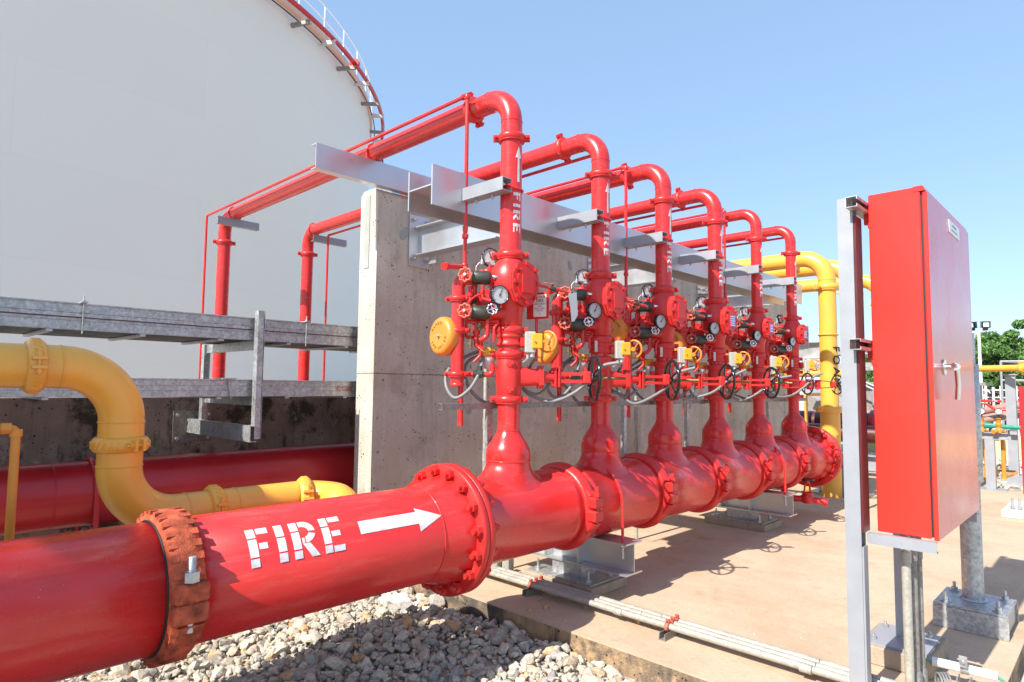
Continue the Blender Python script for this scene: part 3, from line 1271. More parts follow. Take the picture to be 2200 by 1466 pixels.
# header supports
def support(y, lbl):
    t = thing('pipe_support', (-.1, y, 0), lbl, 'pipe support', 'I-beam supports under the header')
    mb = MB()
    ibeam(mb, (-.95, y, .20), (.385, y, .20), .24, .262, .014, .010)
    for x in (-.12, -.5):
        mb.obox((x, y - .06, .331), (.006, 0, 0), (0, .055, 0), (0, 0, .115))
        mb.obox((x, y + .06, .331), (.006, 0, 0), (0, .055, 0), (0, 0, .115))
    mb.build('beam', ALU, t)
    mb = MB()
    mb.box((-.42, y - .10, .092), (-.09, y + .10, .1995))
    mb.box((-.62, y - .22, .078), (.10, y + .22, .092))
    mb.build('base_plate', GALV, t)
    mb = MB()
    mb.box((-.66, y - .26, 0), (.14, y + .26, .0775), .006)
    mb.build('concrete_pad', PADC, t)
    for x in (-.54, .03):
        for s_ in (-1, 1):
            b2 = MB()
            b2.prism((x, y + s_ * .16, .103), (0, 0, 1), .026, .022)
            b2.cyl((x, y + s_ * .16, .09), (x, y + s_ * .16, .185), .011, n=8)
            b2.build('anchor_bolt', BOLTG, t)
    mb = MB()
    yy = y - .075
    rr = HR + .016
    pts = [Vector((rr, yy, .42))] + [Vector((rr * math.cos(R(k * 10)), yy, HZ + rr * math.sin(R(k * 10)))) for k in range(19)] + [Vector((-rr, yy, .42))]
    mb.tube(pts, .0125, n=10)
    mb.build('u_bolt', RED, t)
    for sg in (-1, 1):
        b2 = MB()
        b2.prism((rr * sg, yy, .437), (0, 0, 1), .024, .02)
        b2.cyl((rr * sg, yy, .33), (rr * sg, yy, .45), .012, n=8)
        b2.build('nut', BOLTG, t)


support(1.12, 'galvanised I-beam support on a concrete pad under the header between the first two risers')
support(4.62, 'galvanised I-beam support on a concrete pad under the far part of the header')

#==RISERS==
# ---------------------------------------------------------------- risers
UU = Vector((.63, .777, 0)).normalized()
VVv = Vector((.777, -.63, 0)).normalized()
HP = 4.05
WORDS = ['first', 'second', 'third', 'fourth', 'fifth', 'sixth']


def handwheel(mb, c, ax, R_, r, spokes=5, hub=.03, lobes=0):
    a, e1, e2 = basis(ax)
    c = Vector(c)
    if lobes:
        pts = []
        n_ = 48
        for k in range(n_):
            t_ = 2 * pi * k / n_
            q = R_ * (1 + .10 * math.cos(lobes * t_))
            pts.append(c + (e1 * math.cos(t_) + e2 * math.sin(t_)) * q)
        pts.append(pts[0])
        mb.tube(pts, r, n=6, closed_ends=False)
    else:
        mb.ring(c, ax, R_, r, 44, 10)
    for k in range(spokes):
        t_ = 2 * pi * k / spokes + .35 + c.x * 37 + c.y * 11
        d = e1 * math.cos(t_) + e2 * math.sin(t_)
        mid = c + d * R_ * .5 - a * R_ * .10
        mb.tube([c - a * R_ * .06, mid, c + d * R_], r * .72, .03, n=6)
    mb.cyl(c - a * hub * .8, c + a * hub * .6, hub, n=14)


def gauge(parent, c, nrm, r=.074, needle=60):
    c = Vector(c)
    a = Vector(nrm).normalized()
    up = Vector((0, 0, 1))
    rt = up.cross(a).normalized()
    mb = MB()
    mb.lathe([(r * .92, -.038), (r, -.03), (r, .004), (r * .97, .008), (r * .90, .008), (r * .89, .002)], c, a, 32, False)
    mb.lathe([(.001, -.038), (r * .92, -.038)], c, a, 32, False)
    mb.cyl(c - up * r - a * .015, c - up * (r + .05) - a * .015, .013, n=10)
    g_ = mb.build('pressure_gauge', BLK, parent)
    MB().lathe([(.0005, 0), (r * .905, 0)], c + a * .0015, a, 32, False).build('dial', DIAL, g_)
    mb = MB()
    for k in range(21):
        t_ = R(225 - k * 13.5)
        d = rt * math.cos(t_) + up * math.sin(t_)
        ln = .10 if k % 5 == 0 else .05
        mb.obox(c + a * .0028 + d * r * (.80 - ln / 2), d * r * ln, a.cross(d) * r * (.018 if k % 5 == 0 else .010), a * .0004)
    d = (rt * math.cos(R(needle)) + up * math.sin(R(needle))).normalized()
    mb.obox(c + a * .0045 + d * r * .25, d * r * .48, a.cross(d) * r * .03, a * .0006)
    mb.cyl(c + a * .002, c + a * .007, r * .085, n=10)
    mb.build('needle', BLKR, g_)
    return g_


def make_riser(i):
    y0_ = YS[i]
    small = i >= 4
    lab = ['first riser, nearest the camera, brightly lit, fire text and arrow, three gauges trim and a sign behind',
           'second red riser from the camera, a white paper tag hanging on its trim valves',
           'third red riser from the camera, thin pipe on its left, no cover sticker',
           'fourth red riser from the camera, blue and white sticker on its valve cover',
           'fifth red riser, slimmer, thin vertical pipe on its left and blue sticker',
           'sixth and last red riser, slimmer, in front of the yellow pipes'][i]
    if i == 0:
        lab = 'nearest and tallest-looking red riser with white FIRE text, arrow and valve trim'
    t = thing('fire_riser', (0, y0_, 0), lab, 'fire riser', 'red sprinkler risers on the header')
    rt = .070 if small else .084
    O = Vector((0, y0_, 0))
    M = Matrix((UU, VVv, Vector((0, 0, 1)))).transposed().to_4x4()      # local (u, v, z)
    M.translation = O
    k = .82 if small else 1.0
    # --- pipe with elbows
    xe = -5.57 if i == 0 else -5.42
    EB = .235 if not small else .20
    pts = [O + Vector((0, 0, 2.70)), O + Vector((0, 0, HP)), O + Vector((xe, 0, HP - (.25 if 0 else 0))), O + Vector((xe, 0, GZ))]
    mb = MB()
    mb.tube(pts, rt, EB, n=32, seg=12)
    mb.cyl(O + Vector((0, 0, 1.60)), O + Vector((0, 0, 2.35)), rt, n=32)
    weld(mb, O + Vector((0, 0, HP - EB)), (0, 0, 1), rt, .0035)
    weld(mb, O + Vector((-EB, 0, HP)), (1, 0, 0), rt, .0035)
    weld(mb, O + Vector((xe, 0, HP - EB)), (0, 0, 1), rt, .0035)
    mb.build('riser_pipe', RED, t)
    # --- couplings
    lug = Vector((-.75, -.66, 0))
    for c, ax, lg in [((0, 0, 3.686), (0, 0, 1), lug), ((-.44, 0, HP), (1, 0, 0), (0, -.5, .85)), ((xe, 0, 3.70), (0, 0, 1), (.3, 1, 0)),
                      ((0, 0, 2.755), (0, 0, 1), lug), ((0, 0, 2.175), (0, 0, 1), lug), ((0, 0, 1.990), (0, 0, 1), lug), ((0, 0, 1.648), (0, 0, 1), lug)]:
        coupling(O + Vector(c), ax, rt, lg, w_=.062, k=1.15).build('coupling', REDC, t)
    # --- lettering + arrow on the riser
    cr = rt + .0012

    def onr(x, y):            # x down the pipe (m), y round the pipe (m)
        a = R(-14) + (y - .028) / cr
        return O + Vector((cr * math.cos(a), cr * math.sin(a), 3.235 - x))
    wd_, qs_ = word_quads('FIRE', .2)
    sx_ = .31 / wd_
    stencil(qs_, lambda x, y: onr(x * sx_, y * .066), t)
    mb = MB()

    def ona(x, y):
        a = R(-4) + y / cr
        return O + Vector((cr * math.cos(a), cr * math.sin(a), 3.32 + x))
    quads_on(mb, [[(0, -.012), (.20, -.009), (.20, .009), (0, .012)], [(.19, -.030), (.28, -.001), (.28, .001), (.19, .030)]], ona, 6)
    mb.build('painted_arrow', WHT, t)
    # --- alarm valve body
    mb = MB(M)
    r0 = rt
    s = k
    mb.lathe([(r0, 2.20), (r0 + .012, 2.215), (r0 + .014, 2.30), (r0 + .026 * s, 2.35), (r0 + .052 * s, 2.42), (r0 + .073 * s, 2.49), (r0 + .080 * s, 2.56), (r0 + .066 * s, 2.63),
              (r0 + .034 * s, 2.69), (r0 + .008, 2.72), (r0 + .004, 2.76)], (0, 0, 0), (0, 0, 1), 40, False)
    # ports towards the trim side
    for z, r_ in ((2.563, .052), (2.305, .048)):
        mb.lathe([(r_ + .022, 0), (r_ + .006, .10), (r_, .14), (r_, .185)], (-.02, .02, z), (-1, .25, 0), 20)
    # boss towards the cover
    N_ = (VVv * .80 + UU * .60).normalized()
    nl = Vector((.52, .855, 0)).normalized()      # cover normal in (u,v)
    tl = Vector((.855, -.52, 0)).normalized()     # cover horizontal axis
    shp = [(0, 1.0), (.62, .86), (.98, .38), (.98, -.28), (.62, -.82), (.16, -1.0), (-.16, -1.0), (-.62, -.82), (-.98, -.28), (-.98, .38), (-.62, .86)]
    hw, hh = .125 * s, .172 * s
    zc = 2.515
    cc = Vector((0, 0, zc))
    mb.extr([(x * .86, y * .88) for x, y in shp], cc + nl * .02, tl * hw, Vector((0, 0, hh)), nl * .14 * s)
    mb.extr(shp, cc + nl * .150 * s, tl * hw, Vector((0, 0, hh)), nl * .018)
    body = mb.build('alarm_valve', REDC, t)
    MB(M).extr([(x * 1.012, y * 1.010) for x, y in shp], cc + nl * (.150 * s + .0181), tl * hw, Vector((0, 0, hh)), nl * .006).build('gasket', BLKR, body)
    mb = MB(M)
    d0 = .150 * s + .0242
    mb.extr(shp, cc + nl * d0, tl * hw, Vector((0, 0, hh)), nl * .020)
    mb.extr([(x * .72, y * .72) for x, y in shp], cc + nl * (d0 + .0201), tl * hw, Vector((0, 0, hh)), nl * .016)
    mb.box((0, 0, 0), (0, 0, 0)) if 0 else None
    mb.extr([(-.42, -.42), (.42, -.42), (.42, .40), (-.42, .40)], cc + nl * (d0 + .0362), tl * hw, Vector((0, 0, hh)), nl * .012)
    cov = mb.build('valve_cover', REDC, body)
    for sx2, sy2 in ((0, .86), (.72, .62), (.86, .05), (.66, -.58), (0, -.84), (-.66, -.58), (-.86, .05), (-.72, .62)):
        b2 = MB(M)
        c = cc + nl * (d0 + .030) + tl * hw * sx2 + Vector((0, 0, hh * sy2))
        b2.prism(c, nl, .017 * s, .022)
        b2.build('bolt', REDC, cov)
    if i >= 3:
        MB(M).extr([(-.40, -.42), (.40, -.42), (.40, .34), (-.40, .34)], cc + nl * (d0 + .0484), tl * hw, Vector((0, 0, hh)), nl * .001).build('sticker', STICK, cov)
        mbs = MB(M)
        for q in range(5):
            mbs.extr([(-.34, -.34 + q * .14), (.30 - .1 * (q % 2), -.34 + q * .14), (.30 - .1 * (q % 2), -.28 + q * .14), (-.34, -.28 + q * .14)], cc + nl * (d0 + .0496), tl * hw, Vector((0, 0, hh)), nl * .0008)
        mbs.build('sticker_print', WHTP, cov)
    # link pipe with lever ball valve to the right
    if i < 5:
        mb = MB(M)
        mb.tube([(.12, .10, 2.53), (.20, .06, 2.525), (.44, -.02, 2.492), (.47, -.10, 2.49)], .0115, .03, n=8)
        lk = mb.build('link_pipe', RED, t)
        mb = MB(M)
        mb.cyl((.31, .02, 2.509), (.355, .005, 2.502), .018, n=8)
        mb.cyl((.333, .012, 2.51), (.333, .012, 2.54), .007, n=8)
        v_ = mb.build('ball_valve', DKGN, lk)
        mb = MB(M)
        mb.obox((.295, .02, 2.548), (.040, 0, -.004), (0, .008, 0), (0, 0, .003))
        mb.build('lever', HWR, v_)
    # --- gauges
    gauge(t, M @ Vector((-.095, .17, 2.425 - .008 * (i % 3))), (.94, -.34 + .05 * (i % 3), 0), .074 * (1 if not small else .9), 70 - 6 * i)
    gauge(t, M @ Vector((-.150, -.03, 2.745)), (.93, -.36 + (.3 if i == 5 else -.1 * (i % 2)), 0), .072 * (1 if not small else .9), 110)
    mb = MB(M)
    mb.cyl((-.16, -.03, 2.60), (-.155, -.03, 2.68), .016, n=10)
    mb.lathe([(.012, 0), (.024, .02), (.024, .05), (.012, .07)], (-.20, .0, 2.63), (1, 0, 0), 12)
    mb.tube([(-.24, 0, 2.63), (-.20, 0, 2.63), (-.155, -.01, 2.60)], .012, .01, n=8)
    mb.tube([(-.11, .12, 2.30), (-.105, .15, 2.36)], .013, n=8)
    mb.build('gauge_cock', REDC, t)
    mb = MB(M)
    mb.prism((-.215, -.02, 2.70), (0, 0, 1), .016, .03)
    mb.prism((-.215, -.02, 2.735), (0, 0, 1), .009, .04)
    mb.prism((-.188, -.02, 2.705), (1, 0, 0), .011, .05)
    mb.tube([(-.235, -.02, 2.70), (-.262, -.02, 2.67), (-.265, -.01, 2.60), (-.25, .03, 2.50)], .0035, .02, n=6)
    mb.build('gauge_fitting', BOLTG, t)
    # --- trim valves: dark cylinders with worn handwheels
    for q, (z, mtl) in enumerate(((2.566, DKGN), (2.300, DKGN))):
        tv = MB(M)
        tv.lathe([(.030, -.155), (.045, -.160), (.053, -.175), (.053, -.285), (.048, -.292), (.05, -.292), (.05, -.300), (.02, -.302)], (0, .075, z), (1, 0, 0), 24)
        o_ = tv.build('trim_valve', mtl, t)
        hwm = MB(M)
        ax = Vector((-.35, .94, .05))
        c = Vector((-.353, .135, z + .008 - q * .004))
        handwheel(hwm, c, ax, .048, .0085, 4, .016, lobes=8)
        hwm.tube([Vector((-.345, .04, z)), c], .014, n=8)
        hw_o = hwm.build('handwheel', HWR, o_)
        b2 = MB(M)
        b2.prism(c + ax * .012, ax, .011, .012)
        b2.build('nut', BOLTG, hw_o)
        b2 = MB(M)
        b2.lathe([(.016, 0), (.020, .012), (.014, .03), (.010, .04)], (-.142, .10, z + .002), (1, .5, 0), 10)
        b2.build('plug', CHROME, o_)
    mb = MB(M)
    c = Vector((-.150, .165, 2.318))
    handwheel(mb, c, (-.1, 1, .05), .036, .0065, 4, .011, lobes=8)
    mb.cyl(c, c + Vector((.04, -.05, 0)), .01, n=8)
    mb.build('small_handwheel', CHROME, t)
    # --- drain line
    mb = MB(M)
    mb.tube([(-.26, .02, 2.566), (-.395, 0, 2.566), (-.395, 0, 1.745)], .050, .10, n=20, seg=10)
    mb.tube([(-.28, .02, 2.305), (-.395, 0, 2.305)], .045, n=16)
    mb.lathe([(.050, 0), (.055, .004), (.055, .022), (.050, .026)], (-.395, 0, 1.742), (0, 0, 1), 20)
    mb.tube([(-.395, 0, 1.836), (-.275, .01, 1.836)], .020, n=12)
    mb.tube([(-.365, -.05, 2.0), (-.365, -.05, 1.445)], .0215, n=14)
    mb.lathe([(.0225, 0), (.0225, .05)], (-.365, -.05, 1.443), (0, 0, 1), 14)
    dr = mb.build('drain_pipe', RED, t)
    for z in (2.410, 2.165, 1.836):
        coupling((-.395, 0, z), (0, 0, 1), .050, (1, .5, 0), M=M, w_=.045, k=.95).build('coupling', REDC, dr)
    mb = MB(M)
    mb.prism((-.258, .01, 1.836), (1, 0, 0), .027, .03, 8)
    mb.prism((-.225, .01, 1.838), (1, 0, 0), .032, .035, 8)
    mb.prism((-.198, .01, 1.836), (1, 0, 0), .022, .02, 8)
    mb.cyl((-.225, .01, 1.83), (-.225, .01, 1.90), .020, n=10)
    mb.build('union_fitting', DKGN, t)
    mb = MB(M)
    mb.prism((-.275, 0, 2.40), (0, 0, 1), .021, .05, 8)
    mb.cyl((-.275, 0, 2.36), (-.275, 0, 2.33), .026, n=10)
    mb.build('union_fitting', DKGN, t)
    mb = MB(M)
    mb.tube([(-.275, 0, 2.55), (-.275, 0, 2.43)], .022, n=12)
    mb.tube([(-.255, .0, 2.31), (-.255, .0, 2.19), (-.255, 0, 2.05), (-.20, 0, 2.03)], .018, .03, n=12)
    mb.tube([(-.255, 0, 2.20), (-.10, .02, 2.20)], .016, n=10)
    mb.tube([(-.175, .06, 2.27), (-.175, .06, 2.12), (-.235, .06, 2.09)], .019, .05, n=12)
    mb.tube([(-.19, .01, 1.836), (-.13, .01, 1.836), (-.13, .01, 1.92)], .021, .04, n=12)
    mb.lathe([(.026, 0), (.03, .01), (.026, .02)], (-.255, 0, 2.18), (0, 0, 1), 12)
    mb.lathe([(.026, 0), (.03, .01), (.026, .02)], (-.255, 0, 2.10), (0, 0, 1), 12)
    mb.tube([(-.30, -.05, 2.45), (-.30, -.12, 2.30), (-.18, -.16, 2.25), (-.02, -.12, 2.25)], .020, .05, n=10)
    mb.lathe([(.09, 0), (.095, .02), (.06, .06), (.03, .08)], (-.17, -.14, 2.42), (.2, -1, 0), 20)
    mb.build('trim_pipework', RED, t)
    mb = MB(M)
    mb.tube([(-.31, .05, 2.50), (-.31, .06, 2.38)], .015, n=8)
    mb.prism((-.31, .055, 2.44), (0, 0, 1), .024, .030, 8)
    mb.tube([(-.31, .06, 2.39), (-.27, .09, 2.42), (-.22, .125, 2.44)], .010, .01, n=8)
    mb.tube([(-.31, .06, 2.39), (-.33, .02, 2.30), (-.33, -.02, 2.24), (-.33, -.04, 2.12)], .012, .01, n=8)
    mb.tube([(-.10, .10, 2.22), (-.09, .06, 2.24)], .011, n=8)
    mb.tube([(-.22, .12, 2.50), (-.22, .13, 2.40), (-.16, .15, 2.38)], .012, .02, n=8)
    mb.prism((-.22, .125, 2.45), (0, 0, 1), .020, .026, 6)
    mb.tube([(-.33, -.02, 2.24), (-.20, .02, 2.235), (-.09, .06, 2.24)], .017, .02, n=8)
    mb.prism((-.28, .0, 2.238), (1, 0, 0), .026, .028, 8)
    mb.tube([(-.33, -.04, 2.12), (-.22, -.02, 2.12), (-.22, 0, 1.98), (-.27, 0, 1.93)], .013, .03, n=8)
    mb.prism((-.22, -.01, 2.07), (0, 0, 1), .021, .026, 6)
    mb.tube([(-.10, .10, 2.22), (-.13, .12, 2.18), (-.13, .12, 2.08)], .011, .02, n=8)
    mb.lathe([(.018, 0), (.03, .02), (.03, .045), (.018, .06)], (-.255, 0, 2.13), (0, 0, 1), 12)
    mb.build('trim_fittings', REDC, t)
    mb = MB(M)
    mb.cyl((-.235, .03, 2.17), (-.235, .03, 2.225), .016, n=10)
    mb.prism((-.235, .03, 2.20), (0, 0, 1), .021, .016, 6)
    mb.cyl((-.30, .03, 2.03), (-.30, .03, 2.10), .013, n=10)
    mb.prism((-.30, .03, 2.065), (0, 0, 1), .020, .018, 6)
    mb.tube([(-.30, .03, 2.10), (-.31, .06, 2.14), (-.27, .08, 2.18), (-.235, .05, 2.19)], .004, .02, n=6)
    mb.tube([(-.245, .07, 2.04), (-.20, .10, 2.00), (-.13, .10, 2.02)], .0035, .03, n=6)
    mb.build('brass_fittings', BRASS, t)
    mb = MB(M)
    mb.obox((-.238, .06, 2.232), (.012, .032, 0), (.004, -.003, 0), (0, 0, .002))
    mb.build('drain_lever', HWR, t)
    mb = MB(M)
    mb.prism((.128, .105, 1.972), (0, 0, 1), .014, .03, 6)
    mb.tube([(.128, .105, 1.985), (.128, .10, 1.955), (.10, .07, 1.93)], .010, .02, n=8)
    mb.build('cable_gland', BOLTG, t)
    # --- small pipe going up and over
    mb = MB()
    if i % 2 == 0:
        px, py, pz = -.36, -.15, 4.10
        z0 = 2.69
        xs = -5.84 if i == 0 else -5.2
        P0 = O + Vector((px, py, z0))
        mb.tube([P0, O + Vector((px, py, pz)), O + Vector((xs, py, pz)), O + Vector((xs, py, GZ))], .0165, .03, n=12)
        for z in (2.70, 2.94, 4.085):
            mb.lathe([(.022, -.02), (.026, -.014), (.026, .014), (.022, .02)], P0 + Vector((0, 0, z - z0)), (0, 0, 1), 8)
        mb.lathe([(.020, -.05), (.023, 0)], P0 + Vector((0, 0, .33)), (0, 0, 1), 10)
        mb.lathe([(.022, 0), (.026, .02), (.026, .04)], O + Vector((px - .02, py, pz)), (-1, 0, 0), 8)
        # tee and capped stub at the foot
        a = P0 + Vector((0, 0, 0))
        b = M @ Vector((-.50, .10, 2.64))
        mb.tube([a, b], .020, n=12)
        mb.cyl(b + (b - a).normalized() * -.03, b + (b - a).normalized() * .02, .028, n=14)
        mb.tube([a, M @ Vector((-.355, .05, 2.60))], .020, n=10)
    else:
        xv = {1: -.112, 3: -.078, 5: -.058}[i]
        P0 = O + Vector((xv, .15, 2.62))
        mb.tube([P0, O + Vector((xv, .15, 3.965)), O + Vector((-5.10, .15, 3.965)), O + Vector((-5.10, .15, GZ))], .0165, .03, n=12)
        mb.tube([M @ Vector((-.345, .0, 2.62)), M @ Vector((-.47, .05, 2.60)), ], .022, n=10)
        mb.cyl(M @ Vector((-.45, .045, 2.60)), M @ Vector((-.49, .055, 2.597)), .03, n=12)
        mb.tube([P0, O + Vector((xv * .6, .06, 2.62))], .016, n=8)
    mb.build('test_line', RED, t)
    # --- grooved butterfly valve, tamper box, yellow wheel
    mb = MB(M)
    mb.lathe([(rt + .004, 2.05), (rt + .018, 2.055), (rt + .020, 2.075), (rt + .012, 2.08), (rt + .012, 2.115), (rt + .020, 2.12), (rt + .018, 2.14), (rt + .004, 2.145)], (0, 0, 0), (0, 0, 1), 36, False)
    mb.cyl((.0, 0, 2.095), (.13, .03, 2.095), .035, n=14)
    mb.box((.07, -.01, 2.045), (.135, .08, 2.12), .01)
    bf = mb.build('butterfly_valve', REDC, t)
    mb = MB(M)
    mb.box((.105, .085, 2.0), (.185, .135, 2.16), .006)
    mb.prism((.16, .11, 1.985), (0, 0, 1), .018, .03)
    bx_ = mb.build('tamper_switch', GBOX, bf)
    mb = MB(M)
    mb.box((.150, .1365, 2.03), (.235, .158, 2.145), .008)
    mb.prism((.17, .165, 2.09), (0, 1, 0), .008, .014)
    mb.build('yellow_bracket', YELB, bf)
    mb = MB(M)
    axw = (M.inverted().to_3x3() @ Vector((.15, -1, 0)))
    handwheel(mb, (.285, .07, 2.09), axw, .078, .009, 3, .02)
    mb.cyl((.285, .07, 2.09), (.25, .0, 2.09), .012, n=8)
    mb.build('yellow_handwheel', ORG, bf)
    # --- pressure switch
    mb = MB(M)
    mb.box((-.205, -.13, 1.975), (-.095, -.03, 2.045), .012)
    ps = mb.build('pressure_switch', YELB, t)
    mb = MB(M)
    mb.lathe([(.054, 1.974), (.054, 1.950), (.042, 1.940), (.042, 1.885), (.02, 1.878)], (-.15, -.08, 0), (0, 0, 1), 20)
    mb.build('switch_base', WHTP, ps)
    # --- gate valve
    gz = 1.820
    mb = MB(M)
    mb.lathe([(rt + .003, -.155), (rt + .010, -.13), (rt + .012, -.07), (rt + .018, -.02), (rt + .018, .03), (rt + .012, .08), (rt + .010, .13), (rt + .003, .155)], (0, 0, gz), (0, 0, 1), 36, False)
    # bonnet body: flattened oval running to the right
    ov = [(math.cos(a_) * .5 + (.5 if math.cos(a_) > 0 else -.5) * .6, math.sin(a_)) for a_ in [2 * pi * q / 20 for q in range(20)]]
    secs = [(-.06, .052, .060), (.06, .070, .066), (.10, .074, .064), (.20, .066, .058), (.225, .066, .058)]
    vs, fs = [], []
    for (uu, hz_, hv) in secs:
        for q in range(20):
            a_ = 2 * pi * q / 20
            ca, sa = math.cos(a_), math.sin(a_)
            ex_ = .55
            vs.append((uu * k if uu > 0 else uu, hv * math.copysign(abs(ca) ** ex_, ca) * k, gz + hz_ * k * math.copysign(abs(sa) ** ex_, sa)))
    for a_ in range(len(secs) - 1):
        for q in range(20):
            fs.append((a_ * 20 + q, a_ * 20 + (q + 1) % 20, a_ * 20 + 20 + (q + 1) % 20, a_ * 20 + 20 + q))
    mb.add(vs, fs, True)
    mb.extr([(x * .062 * k, z * .088 * k) for x, z in [(-1, -.7), (-.7, -1), (.7, -1), (1, -.7), (1, .7), (.7, 1), (-.7, 1), (-1, .7)]], (.222, 0, gz), (0, 1, 0), (0, 0, 1), (.020, 0, 0))
    mb.extr([(x * .060 * k, z * .085 * k) for x, z in [(-1, -.7), (-.7, -1), (.7, -1), (1, -.7), (1, .7), (.7, 1), (-.7, 1), (-1, .7)]], (.2422, 0, gz), (0, 1, 0), (0, 0, 1), (.018, 0, 0))
    mb.lathe([(.055 * k, .26), (.038 * k, .30), (.036 * k, .345)], (0, 0, gz), (1, 0, 0), 20)
    for uu in (.345, .372):
        mb.box((uu, -.045 * k, gz - .078 * k), (uu + .020, .045 * k, gz + .078 * k), .006)
    for sg in (-1, 1):
        mb.prism((.37, 0, gz + sg * .062 * k), (1, 0, 0), .013, .085)
        mb.cyl((.335, 0, gz + sg * .062 * k), (.425, 0, gz + sg * .062 * k), .007, n=8)
        if small:
            mb.obox((.50, 0, gz + sg * .045), (.11, 0, -sg * .008), (0, .016, 0), (0, 0, .006))
        else:
            mb.obox((.495, 0, gz + sg * .028), (.115, 0, 0), (0, .034, 0), (0, 0, .012))
    for sg in (-1, 1):
        mb.lathe([(.032, -.02), (.030, .012), (.024, .018)], (0.0, rt + .004, gz + sg * .098), (0, 1, 0), 16)
        mb.prism((0.0, rt + .026, gz + sg * .098), (0, 1, 0), .014, .010, 4)
    mb.box((.572, -.046 * k, gz - .050 * k), (.636, .046 * k, gz + .050 * k), .012)
    mb.lathe([(.034 * k, .0), (.030 * k, .012)], (.636, 0, gz), (1, 0, 0), 16)
    gv = mb.build('gate_valve', REDC, t)
    mb = MB(M)
    pr_ = []
    for q in range(46):
        pr_ += [(.0125, .70 + q * .0048), (.0105, .7024 + q * .0048)]
    if small:
        pr_ = pr_[:40]
    mb.lathe(pr_, (0, 0, gz), (1, 0, 0), 12, True, False)
    mb.cyl((.62, 0, gz), (.70, 0, gz), .0115, n=10)
    mb.build('stem', BRASS, gv)
    mb = MB(M)
    handwheel(mb, (.665, 0, gz), (1, 0, 0), .135 if small else .174, .010 if small else .0135, 5, .030)
    mb.cyl((.648, 0, gz), (.70, 0, gz), .024, n=14)
    mb.build('handwheel', BLK, gv)
    # --- flexible conduits
    mb = MB(M)
    q = lambda X, Y, v=0: Vector(((X - 625.5) / 915.5, v, 1.82 + (1013 - Y) / 915.5))
    jr = random.Random(40 + i)
    ja = 0 if i == 0 else 16
    sm_ = lambda P: catmull([q(p[0] + jr.uniform(-ja, ja), p[1] + jr.uniform(-ja, ja * 2.2), p[2] + jr.uniform(-ja, ja) * .002) for p in P])
    mb.tube(sm_([(430, 830, -.12), (330, 870, -.14), (205, 970, -.10), (190, 1080, -.03), (250, 1163, .02), (340, 1110, .04), (405, 1010, .03), (450, 870, -.05)]), .0135, n=8)
    mb.tube(sm_([(440, 860, -.12), (345, 905, -.14), (322, 990, -.13), (365, 1110, -.12), (470, 1195, -.12), (590, 1200, -.14)]), .0135, n=8)
    if i < 5:
        j = i % 2
        mb.tube(sm_([(800, 880, .08), (770, 960, -.06), (735, 1070, -.10), (800, 1125, -.14), (870, 1125, -.16), (945, 1050, -.14)]), .0115, n=8)
        mb.tube(sm_([(735, 1090, -.10), (790, 1140, -.08), (930, 1182, -.03), (1090, 1120, .0), (1210, 1010, .02), (1280, 930, .05), (1390, 905, .10)]), .0135, n=8)
    mb.build('flexible_conduit', FLEX, t)
    # bracket strut and u-bolt clamp holding the riser to the beam (part of the beam)
    mb = MB()
    ys_ = y0_ - rt - .115
    for a_, b_ in (((0, 0), (.006, .10)), ((.0061, 0), (.100, .006)), ((.0061, .094), (.100, .10)), ((.0941, .0061), (.100, .03)), ((.0941, .07), (.100, .0939))):
        mb.box((HX1 + .001, ys_ + a_[0], 3.215 + a_[1]), (.105, ys_ + b_[0], 3.215 + b_[1]))
    stt = mb.build('strut', ALUP, hb)
    b2 = MB()
    for xx in (-.095, .085):
        b2.prism((xx, ys_ + .018, 3.265), (0, 1, 0), .015, .022)
        b2.cyl((xx, ys_ + .008, 3.265), (xx, ys_ + .045, 3.265), .007, n=8)
        b2.prism((xx - .14, ys_ + .05, 3.205), (0, 0, 1), .013, .018)
        b2.cyl((xx - .14, ys_ + .05, 3.215), (xx - .14, ys_ + .05, 3.175), .007, n=8)
    b2.build('nut', BOLTG, stt)
    mb = MB()
    mb.ring(O + Vector((0, 0, 3.265)), (0, 0, 1), rt + .008, .0085, 32, 8)
    mb.build('u_bolt', RED, t)
    # u-bolt over the channel on the wall
    mb = MB()
    mb.ring(O + Vector((-1.90, 0, HP)), (1, 0, 0), rt + .009, .008, 32, 8)
    for sg in (-1, 1):
        mb.cyl(O + Vector((-1.90, sg * (rt + .009), HP)), O + Vector((-1.90, sg * (rt + .009), 3.90)), .008, n=8)
    mb.build('u_bolt', RED, t)
    mb = MB()
    mb.ring(O + Vector((-5.24, 0, HP)), (1, 0, 0), rt + .009, .008, 32, 8)
    mb.build('u_bolt', RED, t)
    if i >= 1:
        mb = MB(M)
        mb.box((-.075, .088, 2.06), (-.05, .092, 2.16))
        mb.build('tag_plate', WHCONC, t)
    # paper tag on riser two
    if i == 1:
        mb = MB(M)
        mb.extr([(0, 0), (.075, .02), (.085, -.18), (.055, -.235), (.03, -.24), (.02, -.12)], (-.34, .20, 2.55), (1, 0, 0), (0, 0, 1), (0, .0015, 0))
        mb.build('paper_tag', WHTP, t)
    return t


def catmull(P, n=7):
    out = []
    for i in range(len(P) - 1):
        p0 = P[max(0, i - 1)]
        p1, p2 = P[i], P[i + 1]
        p3 = P[min(len(P) - 1, i + 2)]
        for k in range(n):
            t_ = k / n
            out.append(.5 * ((2 * p1) + (-p0 + p2) * t_ + (2 * p0 - 5 * p1 + 4 * p2 - p3) * t_ ** 2 + (-p0 + 3 * p1 - 3 * p2 + p3) * t_ ** 3))
    out.append(P[-1])
    return out


for i in range(6):
    make_riser(i)

